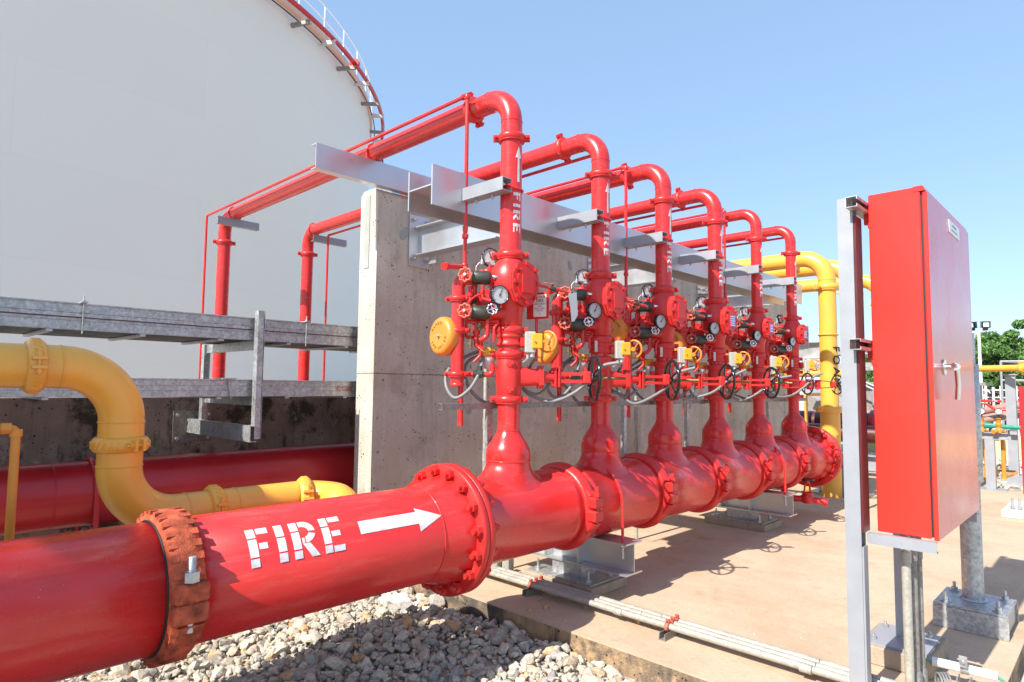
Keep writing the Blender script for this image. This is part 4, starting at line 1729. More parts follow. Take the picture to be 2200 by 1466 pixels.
# alarm bells ---------------------------------------------------------------
def bell(i):
    O = Vector((0, YS[i], 0))
    c = O - UU * .535 + VVv * (-.03) + Vector((0, 0, (2.125, 2.10, 2.33, 2.26, 2.20)[i]))
    nrm = Vector((-.10, -1, .02)).normalized()
    lbs = ['orange alarm bell at the left end, left of the nearest riser drain pipe', 'orange alarm bell between the first and second risers, behind a yellow handwheel',
           'orange alarm bell between the second and third risers', 'orange alarm bell between the third and fourth risers, mostly hidden',
           'orange alarm bell between the fourth and fifth risers, mostly hidden']
    t = thing('alarm_bell', c, lbs[i], 'alarm bell', 'orange sprinkler alarm bells')
    r = .148
    mb = MB()
    mb.lathe([(r * .98, -.085), (r * 1.0, -.08), (r * 1.02, -.04), (r * 1.0, -.02), (r * .95, -.005), (r * .84, .006), (r * .72, .008), (r * .5, .004), (.002, .004)], c, nrm, 48, False)
    mb.lathe([(.001, -.08), (r * .98, -.085)], c, nrm, 48, False)
    mb.build('gong', ORG, t)
    mb = MB()
    mb.prism(c + nrm * .012, nrm, .014, .014)
    mb.cyl(c, c + nrm * .03, .006, n=8)
    mb.build('centre_nut', BOLTG, t)
    mb = MB()
    mb.cyl(c - nrm * .085, c - nrm * .16, .05, n=16)
    mb.tube([c - nrm * .15, c - nrm * .15 + Vector((.0, .02, -.22))], .016, n=10)
    mb.build('bell_motor', REDC, t)
    up = Vector((0, 0, 1))
    rt_ = up.cross(nrm).normalized()
    upn = nrm.cross(rt_).normalized()
    word = [('SPRINKLER', -150, -10) if i == 0 else ('SPRINKLER', 150, 20), ('ALARM', 150, 75) if i == 0 else ('ALARM', -150, -90)]
    for wtxt, a0, a1 in word:
        for q, chh in enumerate(wtxt):
            a_ = R(a0 + (a1 - a0) * q / (len(wtxt) - 1))
            d = rt_ * math.cos(a_) + upn * math.sin(a_)
            outw = (a1 < a0)
            ey_ = d if outw else -d
            ex_ = ey_.cross(nrm)
            Mt = frame_M(c + nrm * .0075 + d * r * .66, ex_, ey_)
            text_mesh(chh, .036, Mt, 'lettering', BLKR, t, ext=.0008)


for i in range(5):
    bell(i)

# instruction sign on its pole
sg_ = thing('instruction_sign', (.10, .40, 0), 'red backed white instruction plate IN CASE OF FIRE right of the nearest alarm valve', 'sign')
n_s = Vector((.30, -.95, 0)).normalized()
e_s = Vector((0, 0, 1)).cross(n_s).normalized()
c_s = UU * .235 + VVv * (-.10) + Vector((0, 0, 2.385))
mb = MB()
mb.obox(c_s, e_s * .095, n_s * .004, (0, 0, .105))
mb.build('backing_plate', RED, sg_)
mb = MB()
mb.obox(c_s + n_s * .006 + e_s * .020, e_s * .055, n_s * .0015, (0, 0, .088))
pl_ = mb.build('white_plate', WHTP, sg_)
for tx, dz, s_ in (('IN CASE OF', .066, .017), ('FIRE', .038, .036), ('OPEN DRAIN', .012, .016), ('AND', -.006, .014), ('PULL LEVER', -.024, .016), ('DOWN', -.041, .015), ('~', -.065, .03)):
    text_mesh(tx, s_, frame_M(c_s + n_s * .008 + e_s * .020 + Vector((0, 0, dz)), e_s, (0, 0, 1)), 'lettering', BLKR, pl_, ext=.0004)
mb = MB()
pp = c_s - n_s * .02 - e_s * .02
mb.tube([pp + Vector((0, 0, .05)), pp - Vector((0, 0, .25)), pp - Vector((0, 0, .44))], .0135, n=12)
mb.build('sign_pole', RED, sg_)

# strut stand behind the risers
ss = thing('strut_stand', (-.13, 3, 0), 'long thin galvanised strut rail on legs standing just behind the risers', 'strut rail')
mb = MB()
channel(mb, (-.115, -.56, 1.575), (-.115, 6.6, 1.575), .038, .045, (-1, 0, 0), .004)
mb.build('rail', GALVD, ss)
for (x, y) in ((-.155, -.06), (-.145, 1.75), (-.145, 2.98), (-.145, 5.2)):
    mb = MB()
    mb.box((x - .02, y - .02, 1.0), (x + .02, y + .02, 1.574))
    mb.build('leg', GALV, ss)
for k, (x, y, zt) in enumerate(((-.95, .66, 1.95), (-.75, 2.9, 1.65), (-.75, 6.2, 1.95))):
    mb = MB()
    mb.tube([(x, y, 0), (x, y, zt)], .020, n=12)
    for z in (.55, 1.05, 1.35):
        mb.cyl((x, y, z), (x, y, z + .09), .024, n=12)
    single(mb, 'upright_conduit', COND, (x, y, 0), ['pale upright conduit standing left of the nearest riser', 'pale upright conduit behind the second and third risers', 'pale upright conduit behind the fifth riser'][k], 'conduit', 'upright conduits behind the risers')

#==LEFT==
# ---------------------------------------------------------------- left side: yellow pipe, dark red pipe, trays
yp = thing('foam_pipe', (-.8, -2.4, GZ), 'thick yellow pipe dropping in an S-bend behind the fire main at left', 'pipe')
XY = -.80
mb = MB()
ypts = [(XY, -8, 1.83), (XY, -2.385, 1.83), (XY, -2.385, .955), (XY, -1.13, .955), (XY + .37, -1.08, .945), (XY + .37, -1.08, .45)]
fp = fillet([Vector(p) for p in ypts[:4]] + [Vector(ypts[4])], .31, 14)
fp2 = fillet([Vector(ypts[3]), Vector(ypts[4]), Vector(ypts[5])], .18, 10)
fp = fillet([Vector(p) for p in ypts[:5]], .31, 14)
fp = fp[:-1] + fp2[1:]
mb.tube(fp, .117, 0, n=40)
for c, ax in (((XY, -2.70, 1.83), (0, 1, 0)), ((XY, -2.385, 1.52), (0, 0, 1)), ((XY, -2.385, 1.27), (0, 0, 1)), ((XY, -2.02, .955), (0, 1, 0)), ((XY, -1.72, .955), (0, 1, 0))):
    weld(mb, c, ax, .118, .004)
mb.build('pipe_shell', YEL, yp)
for c, ax, lg in (((XY, -2.815, 1.83), (0, 1, 0), (1, 0, .1)), ((XY, -2.385, 1.392), (0, 0, 1), (.95, .35, 0)), ((XY, -1.85, .955), (0, 1, 0), (1, 0, .15)), ((XY + .035, -1.25, .955), (.28, .96, 0), (.96, -.28, .3))):
    cm = MB()
    r = .117
    a = Vector(ax).normalized()
    c = Vector(c)
    L = (Vector(lg) - a * Vector(lg).dot(a)).normalized()
    t_ = a.cross(L).normalized()
    cm.lathe([(r, -.042), (r + .012, -.042), (r + .024, -.030), (r + .031, -.012), (r + .031, .012), (r + .024, .030), (r + .012, .042), (r, .042)], c, a, 48, False)
    for q in range(26):
        aa = 2 * pi * q / 26
        if abs(math.sin(aa)) < .25:
            continue
        d = L * math.cos(aa) + t_ * math.sin(aa)
        e_ = a.cross(d)
        cm.obox(c + d * (r + .028), d * .006, (e_ * .6 + a * .8).normalized() * .022, (e_ * .8 - a * .6).normalized() * .004)
    for sgn in (-1, 1):
        for s2 in (-1, 1):
            cm.obox(c + L * sgn * (r + .030) + t_ * s2 * .024, L * .026, t_ * .008, a * .032)
            cm.prism(c + L * sgn * (r + .036) + t_ * s2 * .042, t_, .015, .022)
        cm.cyl(c + L * sgn * (r + .036) - t_ * .07, c + L * sgn * (r + .036) + t_ * .06, .009, n=8)
    cm.build('coupling', YEL, yp)

mb = MB()
mb.tube([(-.5, -3.6, 1.52), (-.5, -2.915, 1.52), (-.5, -2.915, GZ)], .020, .03, n=14)
mb.lathe([(.027, -.035), (.027, .0)], (-.5, -2.915, 1.515), (0, 0, 1), 14)
mb.lathe([(.027, -.02), (.027, .02)], (-.5, -2.955, 1.52), (0, 1, 0), 14)
mb.tube([(-.35, -3.5, .86), (-.46, -2.0, .88), (-.6, -1.5, .86)], .014, .05, n=8)
single(mb, 'thin_orange_pipe', ORGP, (-.5, -2.915, GZ), 'thin orange pipe with an elbow rising at the left edge', 'pipe')

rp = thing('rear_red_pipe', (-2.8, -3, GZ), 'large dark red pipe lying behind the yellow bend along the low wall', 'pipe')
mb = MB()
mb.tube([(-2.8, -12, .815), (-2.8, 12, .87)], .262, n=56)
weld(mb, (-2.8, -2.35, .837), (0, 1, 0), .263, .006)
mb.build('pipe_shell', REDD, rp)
mb = MB()
pts = [Vector((-2.8 + .274, -2.08, .45))] + [Vector((-2.8 + .274 * math.cos(R(q * 10)), -2.08, .838 + .274 * math.sin(R(q * 10)))) for q in range(19)] + [Vector((-2.8 - .274, -2.08, .45))]
mb.tube(pts, .022, n=10)
mb.build('u_bolt', REDD, rp)
mb = MB()
ibeam(mb, (-3.3, -1.93, .30), (-2.2, -1.93, .30), .2, .24)
mb.box((-2.9, -2.03, GZ), (-2.7, -1.83, .2995))
mb.build('support_beam', GALV, rp)


def tray(name, xf, wdt, z0, z1, cover, lbl, y0, y1):
    t = thing(name, (xf, 0, z0), lbl, 'cable tray', 'cable trays along the low wall')
    h = z1 - z0
    for x, sd in ((xf, -1), (xf - wdt, 1)):
        mb = MB()
        prof = [(0, 0), (0, h * .34), (-.010, h * .40), (-.010, h * .62), (0, h * .68), (0, h)]
        for yy0, yy1 in ((y0, -3.05), (-3.045, .05), (.055, y1)):
            for a_, b_ in zip(prof[:-1], prof[1:]):
                mb.add([(x + a_[0], yy0, z0 + a_[1]), (x + a_[0], yy1, z0 + a_[1]), (x + b_[0], yy1, z0 + b_[1]), (x + b_[0], yy0, z0 + b_[1])], [(0, 1, 2, 3)])
            mb.box((x + sd * .004, yy0, z0 - .002), (x + sd * .045, yy1, z0 - .0005))
            mb.box((x + sd * .004, yy0, z0 + .001), (x + sd * .007, yy1, z0 + h - .001))
        mb.build('side_rail', GALV, t)
    for k_ in range(int((y1 - y0) / .62)):
        yy = y0 + .3 + k_ * .62
        mb = MB()
        mb.box((xf - wdt + .01, yy - .02, z0 - .022), (xf - .01, yy + .02, z0 - .003))
        mb.build('rung', GALV, t)
    if cover:
        MB().box((xf - wdt - .012, y0, z1 + .001), (xf + .012, y1, z1 + .011)).build('cover', GALV, t)
    MB().box((xf - wdt + .05, y0, z0 + .001), (xf - .05, y1, z0 + .05)).build('cables', BLKR, t)
    return t


T1 = tray('cable_tray', -2.28, .95, 2.14, 2.33, True, 'upper long galvanised ladder cable tray crossing the white tank', -9, 12)
T2 = tray('cable_tray', -2.28, .95, 1.634, 1.772, True, 'lower long galvanised cable tray marked CT-20 on top of the dark wall', -9, 12)
for yy in (-2.30, -.48):
    mb = MB()
    mb.cyl((-2.262, yy, 2.11), (-2.262, yy, 2.40), .006, n=8)
    mb.obox((-2.33, yy, 2.347), (.11, 0, 0), (0, .020, 0), (0, 0, .005))
    mb.prism((-2.262, yy, 2.36), (0, 0, 1), .013, .010)
    mb.build('cover_clamp', GALV, T1)
mb = MB()
mb.tube([(-2.272, -9, 2.232), (-2.272, 9, 2.232)], .0045, n=6)
mb.build('red_cable', MAROON, T1)
mb = MB()
mb.cyl((-2.262, -1.17, 1.61), (-2.262, -1.20, 1.79), .006, n=8)
mb.obox((-2.33, -1.20, 1.789), (.10, 0, 0), (0, .06, 0), (0, 0, .005))
mb.build('cover_clamp', GALV, T2)
text_mesh('CT-20', .062, frame_M((-2.268, -.045, 1.703), (0, 1, 0), (0, 0, 1)), 'lettering', REDD, T2, ext=.001)

tb = thing('tray_stand', (-2.9, -.98, 1.2), 'galvanised strut stand bolted to the dark wall carrying both cable trays', 'bracket')


def channel_post(x, z0, z1, y, name):
    mb = MB()
    channel(mb, (x, y, z0), (x, y, z1), .05, .075, (0, 1, 0), .006, up=(1, 0, 0))
    for q in range(2):
        mb.box((x + .001 + q * .062, y + .0561, z0), (x + .014 + q * .062, y + .060, z1))
    return mb.build(name, GALV, tb)


channel_post(-3.46, 1.30, 2.14, -1.00, 'post')
channel_post(-2.225, 1.26, 2.40, -1.00, 'post')
mb = MB()
channel(mb, (-3.60, -1.065, 1.24), (-2.09, -1.065, 1.24), .06, .14, (0, 1, 0), .007)
mb.build('arm', GALV, tb)
mb = MB()
mb.box((-3.598, -1.20, 1.14), (-3.585, -.82, 1.46))
mb.build('wall_plate', GALVD, tb)
for (yy, zz) in ((-1.16, 1.42), (-.86, 1.42), (-1.16, 1.18), (-.86, 1.18)):
    b2 = MB()
    b2.prism((-3.575, yy, zz), (1, 0, 0), .017, .02)
    b2.build('bolt', BOLTG, tb)
for zz in (1.55, 2.055):
    mb = MB()
    channel(mb, (-3.46, -.975, zz), (-2.24, -.975, zz), .05, .082, (0, 1, 0), .006)
    mb.build('cross_bar', GALV, tb)

#==RIGHT==
# ---------------------------------------------------------------- control cabinet and its frame
cb_ = thing('control_cabinet', (2.48, 1.25, .92), 'tall shiny red steel control cabinet with a chrome handle on its door', 'cabinet')
X0, X1, Y0, Y1, Z0, Z1 = 2.338, 2.60, .62, 1.90, .945, 2.895
mb = MB()
mb.box((X0, Y0, Z0 + .004), (X1, Y1, Z1), .005)
mb.extr([(-.002, 0), (.055, 0), (.055, .012), (.045, .03), (-.002, .03)], (X1 - .03, Y0 - .004, Z1 - .028), (1, 0, 0), (0, 0, 1), (0, Y1 - Y0 + .008, 0))
bd = mb.build('cabinet_body', CABR, cb_)
mb = MB()
mb.box((X1 + .010, Y0 + .002, Z0 - .004), (X1 + .034, Y1 + .004, Z1 - .034), .004)
door = mb.build('door', CABR, cb_)
MB().box((X1 + .0005, Y0 + .008, Z0 + .012), (X1 + .0095, Y1 - .012, Z1 - .05)).build('door_seal', BLKR, cb_)
for zz in (1.15, 1.92, 2.62):
    MB().cyl((X1 + .018, Y1 + .012, zz), (X1 + .018, Y1 + .012, zz + .09), .009, n=10).build('hinge', CABR, cb_)
mb = MB()
dx = X1 + .0345
hy, hz = 1.0, 1.875
mb.cyl((dx, .90, 1.885), (dx + .008, .90, 1.885), .045, n=24)
mb.cyl((dx + .008, .90, 1.885), (dx + .05, .90, 1.885), .017, n=16)
mb.tube([(dx + .05, .88, 1.895), (dx + .058, .93, 1.885), (dx + .060, .945, 1.78), (dx + .052, .955, 1.70)], [.014] * 4, 0, n=12)
mb.lathe([(.022, -.02), (.022, .02)], (dx + .055, .92, 1.888), (0, 1, 0), 14)
mb.build('handle', CHROME, door)
mb = MB()
mb.box((dx, 1.20, 2.735), (dx + .004, 1.53, 2.815))
np_ = mb.build('nameplate', WHTP, door)
MB().box((dx + .0041, 1.195, 2.73), (dx + .0042, 1.20, 2.735)).build('nameplate_edge', BLKR, np_)
text_mesh('PANEL', .045, frame_M((dx + .0045, 1.365, 2.785), (0, 1, 0), (0, 0, 1)), 'lettering', FLEX, np_, ext=.0002) if 0 else None
mb = MB()
mb.box((dx + .0042, 1.30, 2.785), (dx + .0046, 1.43, 2.797))
mb.box((dx + .0042, 1.27, 2.757), (dx + .0046, 1.46, 2.765))
mb.build('nameplate_print', FLEX, np_)
for zz in (2.80, 1.99):
    mb = MB()
    mb.extr([(0, 0), (.012, .0), (.034, .035), (.034, .085), (.012, .12), (0, .12)], (X0 - .033, Y0 + .03, zz - .07), (1, 0, 0), (0, 0, 1), (0, .03, 0))
    mb.box((X0 - .004, Y0 - .004, zz - .10), (X0 + .02, Y0 + .02, zz - .07))
    mb.prism((X0 - .010, Y0 + .022, zz), (0, 1, 0), .016, .018)
    mb.build('mounting_ear', CABR, cb_)
mb = MB()
mb.box((X0 + .03, Y0 + .3, Z1 + .001), (X0 + .20, Y0 + .9, Z1 + .03))
mb.build('top_plate', WHTP, cb_)

cf = thing('cabinet_frame', (2.25, 1.0, 0), 'silver painted steel post frame holding the red cabinet', 'frame')
# front post: white-silver wide leaf, its side coloured maroon to stand in for a reflection
PY = .50
mb = MB()
mb.box((2.203, PY, GZ + .17), (2.286, PY + .008, 2.87))
mb.box((2.203, PY + .0081, GZ + .17), (2.211, PY + .075, 2.87))
mb.box((2.203, PY + .0752, GZ + .17), (2.286, PY + .083, 2.87))
mb.build('post', ALUP, cf)
MB().box((2.2865, PY + .004, .95), (2.300, PY + .12, 2.76)).build('painted_post_reflection', MAROON, cf)
MB().box((2.2865, PY + .004, GZ + .17), (2.296, PY + .08, .87)).build('post_foot_channel', ALUP, cf)
mb = MB()
mb.box((2.225, 1.41, .135), (2.286, 1.418, 2.8))
mb.box((2.225, 1.4181, .135), (2.233, 1.49, 2.8))
mb.build('post', ALUP, cf)
MB().box((2.06, 1.15, 0), (2.47, 1.66, .115), .008).build('concrete_pad', PADC, cf)
MB().box((2.09, 1.19, .1155), (2.44, 1.62, .128)).build('base_plate', ALUP, cf)
for (x, y) in ((2.13, 1.26), (2.13, 1.55), (2.39, 1.26), (2.39, 1.55)):
    b2 = MB()
    b2.prism((x, y, .138), (0, 0, 1), .020, .018)
    b2.cyl((x, y, .125), (x, y, .165), .009, n=8)
    b2.build('anchor_bolt', BOLTG, cf)
for zz in (2.79, 1.975):
    mb = MB()
    y0_, y1_ = .42, 2.0
    x0_, x1_ = 2.272, 2.334
    mb.box((x0_, y0_, zz), (x1_, y1_, zz + .004))
    mb.box((x0_, y0_, zz + .058), (x1_, y1_, zz + .062))
    mb.box((x0_, y0_, zz + .0041), (x0_ + .004, y1_, zz + .0579))
    mb.box((x1_ - .004, y0_, zz + .0041), (x1_, y1_, zz + .018))
    mb.box((x1_ - .004, y0_, zz + .044), (x1_, y1_, zz + .0579))
    mb.build('strut_rail', GALV, cf)
mb = MB()
channel(mb, (2.3005, .56, .885), (2.632, .56, .885), .04, .058, (0, 1, 0), .005)
mb.build('shelf_rail', ALUP, cf)
mb = MB()
mb.box((2.279, 1.80, .872), (2.632, 1.84, .93))
mb.build('shelf_rail', ALUP, cf)

cgroup = 'galvanised conduits dropping from the cabinet'
for k_, (x, y, r_, lb) in enumerate(((2.452, .72, .024, 'front pale conduit of the bunch dropping from the cabinet'), (2.462, .80, .027, 'thick grey conduit behind the front one under the cabinet'),
                                     (2.478, .87, .022, 'rightmost thin grey conduit under the cabinet'))):
    mb = MB()
    mb.tube([(x, y, -.1 if k_ == 0 else .13), (x, y, .944)], r_, n=16)
    mb.cyl((x, y, .78), (x, y, .84), r_ + .004, n=16)
    if k_:
        mb.lathe([(r_ + .010, 0), (r_ + .010, .15), (r_, .17)], (x, y, 0.0), (0, 0, 1), 16)
    single(mb, 'conduit', COND if k_ == 0 else GALVD, (x, y, 0), lb, 'conduit', cgroup)

# three floor conduits along the slab
for k_, y in enumerate((.60, .665, .73)):
    mb = MB()
    z = .075
    mb.tube([(-1.0 - .06 * k_, y, z), (2.46 + .03 * k_, y + .02, z)], .0235, n=16)
    for x in (-.08 + .1 * k_, .55 + .13 * k_, 1.9):
        mb.cyl((x, y + .001, z), (x + .07, y + .001, z), .0265, n=16)
    single(mb, 'floor_conduit', COND, (0, y, z), ['front', 'middle', 'rear'][k_] + ' one of three parallel pale conduits running along the slab floor', 'conduit', 'floor conduits')
for k_, x in enumerate((-.30, 1.0, 2.24)):
    t = thing('conduit_clamp_base', (x, .66, 0), ['conduit clamp base in the flange shadow, left one', 'conduit clamp base out in the sun, middle one of three', 'conduit clamp base at the foot of the silver cabinet post'][k_], 'clamp', 'clamp bases under the floor conduits')
    mb = MB()
    mb.box((x - .025, .52, 0), (x - .020, .79, .048))
    mb.box((x + .020, .52, 0), (x + .025, .79, .048))
    mb.box((x - .0199, .52, .001), (x + .0199, .79, .005))
    mb.build('base_strut', GALVD, t)
    for y in (.60, .665, .73):
        mb = MB()
        mb.ring((x, y, .075), (1, 0, 0), .0275, .0055, 20, 6)
        mb.lathe([(.027, -.014), (.031, -.012), (.031, .012), (.027, .014)], (x, y, .075), (1, 0, 0), 20, False)
        mb.box((x - .013, y - .008, .103), (x + .013, y + .008, .125))
        mb.cyl((x, y - .02, .115), (x, y + .02, .115), .005, n=6)
        mb.build('pipe_clamp', HWR, t)
# upturned grey boxes where the floor conduits start
for k_, x in enumerate((-1.02, -.90, -.80)):
    mb = MB()
    mb.box((x, .66 + k_ * .05, .0), (x + .075, .74 + k_ * .05, .24), .008)
    single(mb, 'conduit_box', COND, (x, .7, 0), ['leftmost pale upright conduit box behind the header', 'middle pale upright conduit box behind the header', 'right pale upright conduit box behind the header'][k_], 'conduit box', 'upright conduit boxes')

# galvanised post on its bolted base
gp = thing('galvanised_post', (2.485, 2.53, 0), 'round galvanised post bolted on a folded steel base right of the cabinet', 'post')
mb = MB()
mb.tube([(2.485, 2.53, .172), (2.485, 2.55, 2.2)], .070, n=32)
mb.lathe([(.088, 0), (.072, .014)], (2.485, 2.53, .172), (0, 0, 1), 32, False)
mb.build('post_tube', GALV, gp)
mb = MB()
mb.lathe([(.076, 0), (.090, .01), (.090, .9), (.08, .91)], (2.487, 2.545, 1.05), (0, 0, 1), 32)
mb.build('sleeve', GALV, gp)
MB().box((2.275, 2.262, .155), (2.722, 2.765, .170)).build('top_plate', GALV, gp)
mb = MB()
mb.extr([(0, 0), (.010, 0), (.022, .150), (.012, .150)], (2.272, 2.245, .003), (0, 1, 0), (0, 0, 1), (.455, 0, 0))
mb.extr([(0, 0), (.010, 0), (-.002, .150), (-.012, .150)], (2.272, 2.775, .003), (0, 1, 0), (0, 0, 1), (.455, 0, 0))
mb.box((2.285, 2.28, .01), (2.295, 2.75, .1545))
mb.box((2.70, 2.28, .01), (2.71, 2.75, .1545))
mb.build('folded_base', GALV, gp)
for (x, y) in ((2.34, 2.34), (2.34, 2.69), (2.66, 2.34), (2.66, 2.69)):
    b2 = MB()
    b2.cyl((x, y, .17), (x, y, .176), .036, n=16)
    b2.prism((x, y, .188), (0, 0, 1), .024, .024)
    b2.cyl((x, y, .17), (x, y, .24), .012, n=10)
    b2.build('bolt', BOLTG, gp)

# white pvc conduit with clamp near the slab corner
t = thing('white_conduit', (2.6, 1.16, .1), 'white plastic conduit held in a grey clamp near the slab corner', 'conduit')
mb = MB()
mb.tube([(2.475, 1.165, .115), (2.79, 1.19, .115)], .026, n=24)
mb.build('tube', WHTP, t)
mb = MB()
mb.tube([(2.42, 1.06, .14), (2.44, 1.12, .13), (2.49, 1.166, .115), (2.78, 1.19, .115), (2.84, 1.17, .09), (2.90, 1.12, .04)], .0075, .05, n=8)
mb.build('earth_wire', GREEN, t)
mb = MB()
mb.lathe([(.0265, -.022), (.031, -.020), (.031, .020), (.0265, .022)], (2.635, 1.178, .115), (1, .08, 0), 20, False)
mb.box((2.615, 1.13, .135), (2.655, 1.136, .20))
mb.box((2.60, 1.12, .0), (2.607, 1.20, .07))
mb.box((2.66, 1.12, .0), (2.667, 1.20, .07))
mb.prism((2.635, 1.127, .165), (0, 1, 0), .010, .012)
mb.build('clamp', GALV, t)
mb = MB()
mb.box((2.83, .8, GZ), (3.2, 1.4, -.02), .01)
single(mb, 'junction_box', GBOX, (3.0, 1.1, GZ), 'grey metal box beside the slab corner at the bottom right edge', 'box')
for k_ in range(4):
    mb = MB()
    mb.ring((2.56 + k_ * .012, .88 + k_ * .012, .10), (1, .55, 0), .055, .006, 24, 6)
    single(mb, 'coiled_cable', FLEX, (2.56 + k_ * .012, .88, .10), 'grey loop of cable in the small coil at the foot of the cabinet conduits', 'cable', 'cable loops by the cabinet conduits')

#==BACK==
# ---------------------------------------------------------------- yellow pipes beyond the header
def yellow(x, y, r, zt, xe, lbl, letters=False):
    t = thing('tall_yellow_pipe', (x, y, 0), lbl, 'pipe', 'tall yellow foam pipes beyond the header')
    mb = MB()
    eb = r * 3
    mb.tube([(x, y, 0), (x, y, zt), (xe, y, zt), (xe, y, GZ)], r, eb, n=36, seg=14)
    weld(mb, (x, y, zt - eb), (0, 0, 1), r, .006)
    mb.build('pipe_shell', YEL, t)
    if letters:
        mb = MB()
        mb.cyl((x, y, 0), (x, y, 1.42), r * 1.10, n=36)
        mb.build('lower_sleeve', YEL, t)
    for c, ax, lg in (((x, y, zt - eb - .12), (0, 0, 1), (-.6, -1, 0)), ((x - eb - .10, y, zt), (1, 0, 0), (0, -.5, 1)), ((x, y, 1.42), (0, 0, 1), (-.6, -1, 0))):
        cm = coupling(c, ax, r * (1.1 if c[2] == 1.42 else 1), lg, w_=.10, k=1.9)
        cm.build('coupling', YEL, t)
    if letters:
        for q, ch_ in enumerate('FOAM'):
            a_ = R(-22)
            d = Vector((math.cos(a_), math.sin(a_), 0))
            text_mesh(ch_, .21, frame_M(Vector((x, y, 2.42 - q * .185)) + d * (r + .006), (0, 0, -1), Vector((-math.sin(a_), math.cos(a_), 0))), 'lettering', BLKR, t, ext=.006)
        mb = MB()
        mb.ring((x, y, 2.66), (0, 0, 1), r + .012, .014, 30, 8)
        mb.build('pipe_clamp', YEL, t)
    return t


yellow(-.17, 7.8, .137, 3.99, -6.5, 'nearest tall yellow pipe with black FOAM letters bending back over the wall', True)
yellow(-.15, 9.0, .137, 4.02, -6.5, 'middle tall yellow pipe partly hidden behind the silver post')
yellow(-.12, 10.9, .137, 4.0, -6.5, 'farthest tall yellow pipe seen in the gap left of the red cabinet')
# steel carrying them
t = thing('yellow_pipe_stand', (-.2, 8.2, 0), 'grey steel stand on a plate under the tall yellow pipes', 'pipe support')
mb = MB()
ibeam(mb, (-.9, 8.15, .44), (.6, 8.15, .44), .2, .24)
ibeam(mb, (-.12, 8.15, .02), (-.12, 8.1501, .439), .01, .01)
mb.box((-.22, 8.05, .03), (-.02, 8.25, .4395))
mb.build('frame', ALUP, t)
MB().box((-.55, 7.85, 0), (.30, 8.45, .0295)).build('base_plate', GALV, t)
for (x, y) in ((-.4, 7.95), (.12, 7.95), (-.4, 8.35), (.12, 8.35)):
    b2 = MB()
    b2.prism((x, y, .045), (0, 0, 1), .03, .03)
    b2.cyl((x, y, .03), (x, y, .13), .014, n=8)
    b2.build('anchor_bolt', BOLTG, t)
# beam end and trays that carry on to the right beyond the wall
mb = MB()
mb.box((-.62, 7.55, 2.42), (-.60, 7.9, 2.80))
mb.box((-.62, 7.55, 2.42), (-.40, 7.56, 2.80))
ibeam(mb, (-3.0, 8.6, 2.30), (-.30, 8.6, 2.30), .2, .30)
single(mb, 'cross_beam', ALU, (-1, 8.6, 2.3), 'short steel beam end projecting beside the nearest yellow pipe', 'steel beam')
mb = MB()
for z in (2.50, 2.16):
    mb.box((-2.2, 11.4, z), (0.2, 11.43, z + .16))
    mb.box((-2.2, 11.9, z), (0.2, 11.93, z + .16))
    mb.box((-2.2, 11.43, z + .16), (0.2, 11.9, z + .165))
single(mb, 'overhead_tray', GALV, (-1, 11.6, 2.2), 'pair of overhead cable trays crossing just right of the wall end', 'cable tray')
mb = MB()
mb.tube([(-2.6, 9.6, 2.06), (-.3, 9.6, 2.06)], .07, n=16)
single(mb, 'short_yellow_pipe', YEL, (-1.5, 9.6, 2.06), 'short level yellow pipe low behind the last riser', 'pipe')
mb = MB()
mb.tube([(-.62, 8.0, 0), (-.62, 8.0, 1.66), (-.62, 9.4, 1.66)], .028, .05, n=12)
single(mb, 'thin_yellow_pipe', YEL, (-.62, 8.0, 0), 'thin upright yellow pipe between the last riser and the tall yellow pipe', 'pipe')
t = thing('dark_red_manifold', (-2, 14, 0), 'dark maroon pipes lying low behind the last riser', 'pipe')
mb = MB()
mb.tube([(-5, 13.2, .95), (1, 13.2, .95)], .26, n=28)
mb.tube([(-5, 12.4, .75), (-.2, 12.4, .75)], .2, n=28)
mb.build('pipe_shell', MAROON, t)
mb = MB()
for x in (-1.6, -.9, -.2, .5):
    mb = MB()
    mb.lathe([(.26, -.07), (.33, -.06), (.33, .06), (.26, .07)], (x, 13.2, .95), (1, 0, 0), 24, False)
    mb.build('pipe_joint', REDD, t)
# stair / walkway seen in that gap
t = thing('steel_stairway', (-2.2, 16, 0), 'pale steel stair flight seen far behind the last riser', 'stair')
mb = MB()
for s_ in (0, .8):
    mb.obox((-2.6, 16 + s_, 1.35), (1.1, 0, -.55), (0, .03, 0), (.05, 0, .11))
for q in range(8):
    mb.box((-3.55 + q * .26, 16.02, 1.78 - q * .13), (-3.33 + q * .26, 16.78, 1.81 - q * .13))
mb.build('flight', ALUP, t)
mb = MB()
for s_ in (0, .8):
    mb.tube([(-3.6, 16 + s_, 2.75), (-1.5, 16 + s_, 1.7)], .03, n=8)
    for q in range(4):
        mb.cyl((-3.5 + q * .62, 16 + s_, 1.8 - q * .31), (-3.5 + q * .62, 16 + s_, 2.7 - q * .31), .02, n=8)
mb.build('handrail', ALUP, t)
t = single(MB().box((-4, 17.5, .8), (.5, 18.2, 1.9)).box((-4, 17.3, 1.9), (.7, 18.6, 1.98)), 'low_plant_shed', BLUE if 0 else GALVD, (-2, 18, 0), 'low grey plant room far behind the last riser', 'shed')
mb = MB()
mb.cyl((-.05, 9.9, 1.40), (.62, 10.0, 1.40), .13, n=24)
single(mb, 'blue_cylinder', BLUE, (.3, 9.9, 1.4), 'short blue cylinder in the gap left of the red cabinet', 'cylinder')
mb = MB()
mb.tube([(.55, 7.0, .02), (.55, 7.0, 1.0), (.40, 7.3, 1.25)], .026, .12, n=12)
mb.cyl((.55, 7.0, .62), (.55, 7.0, .70), .034, n=12)
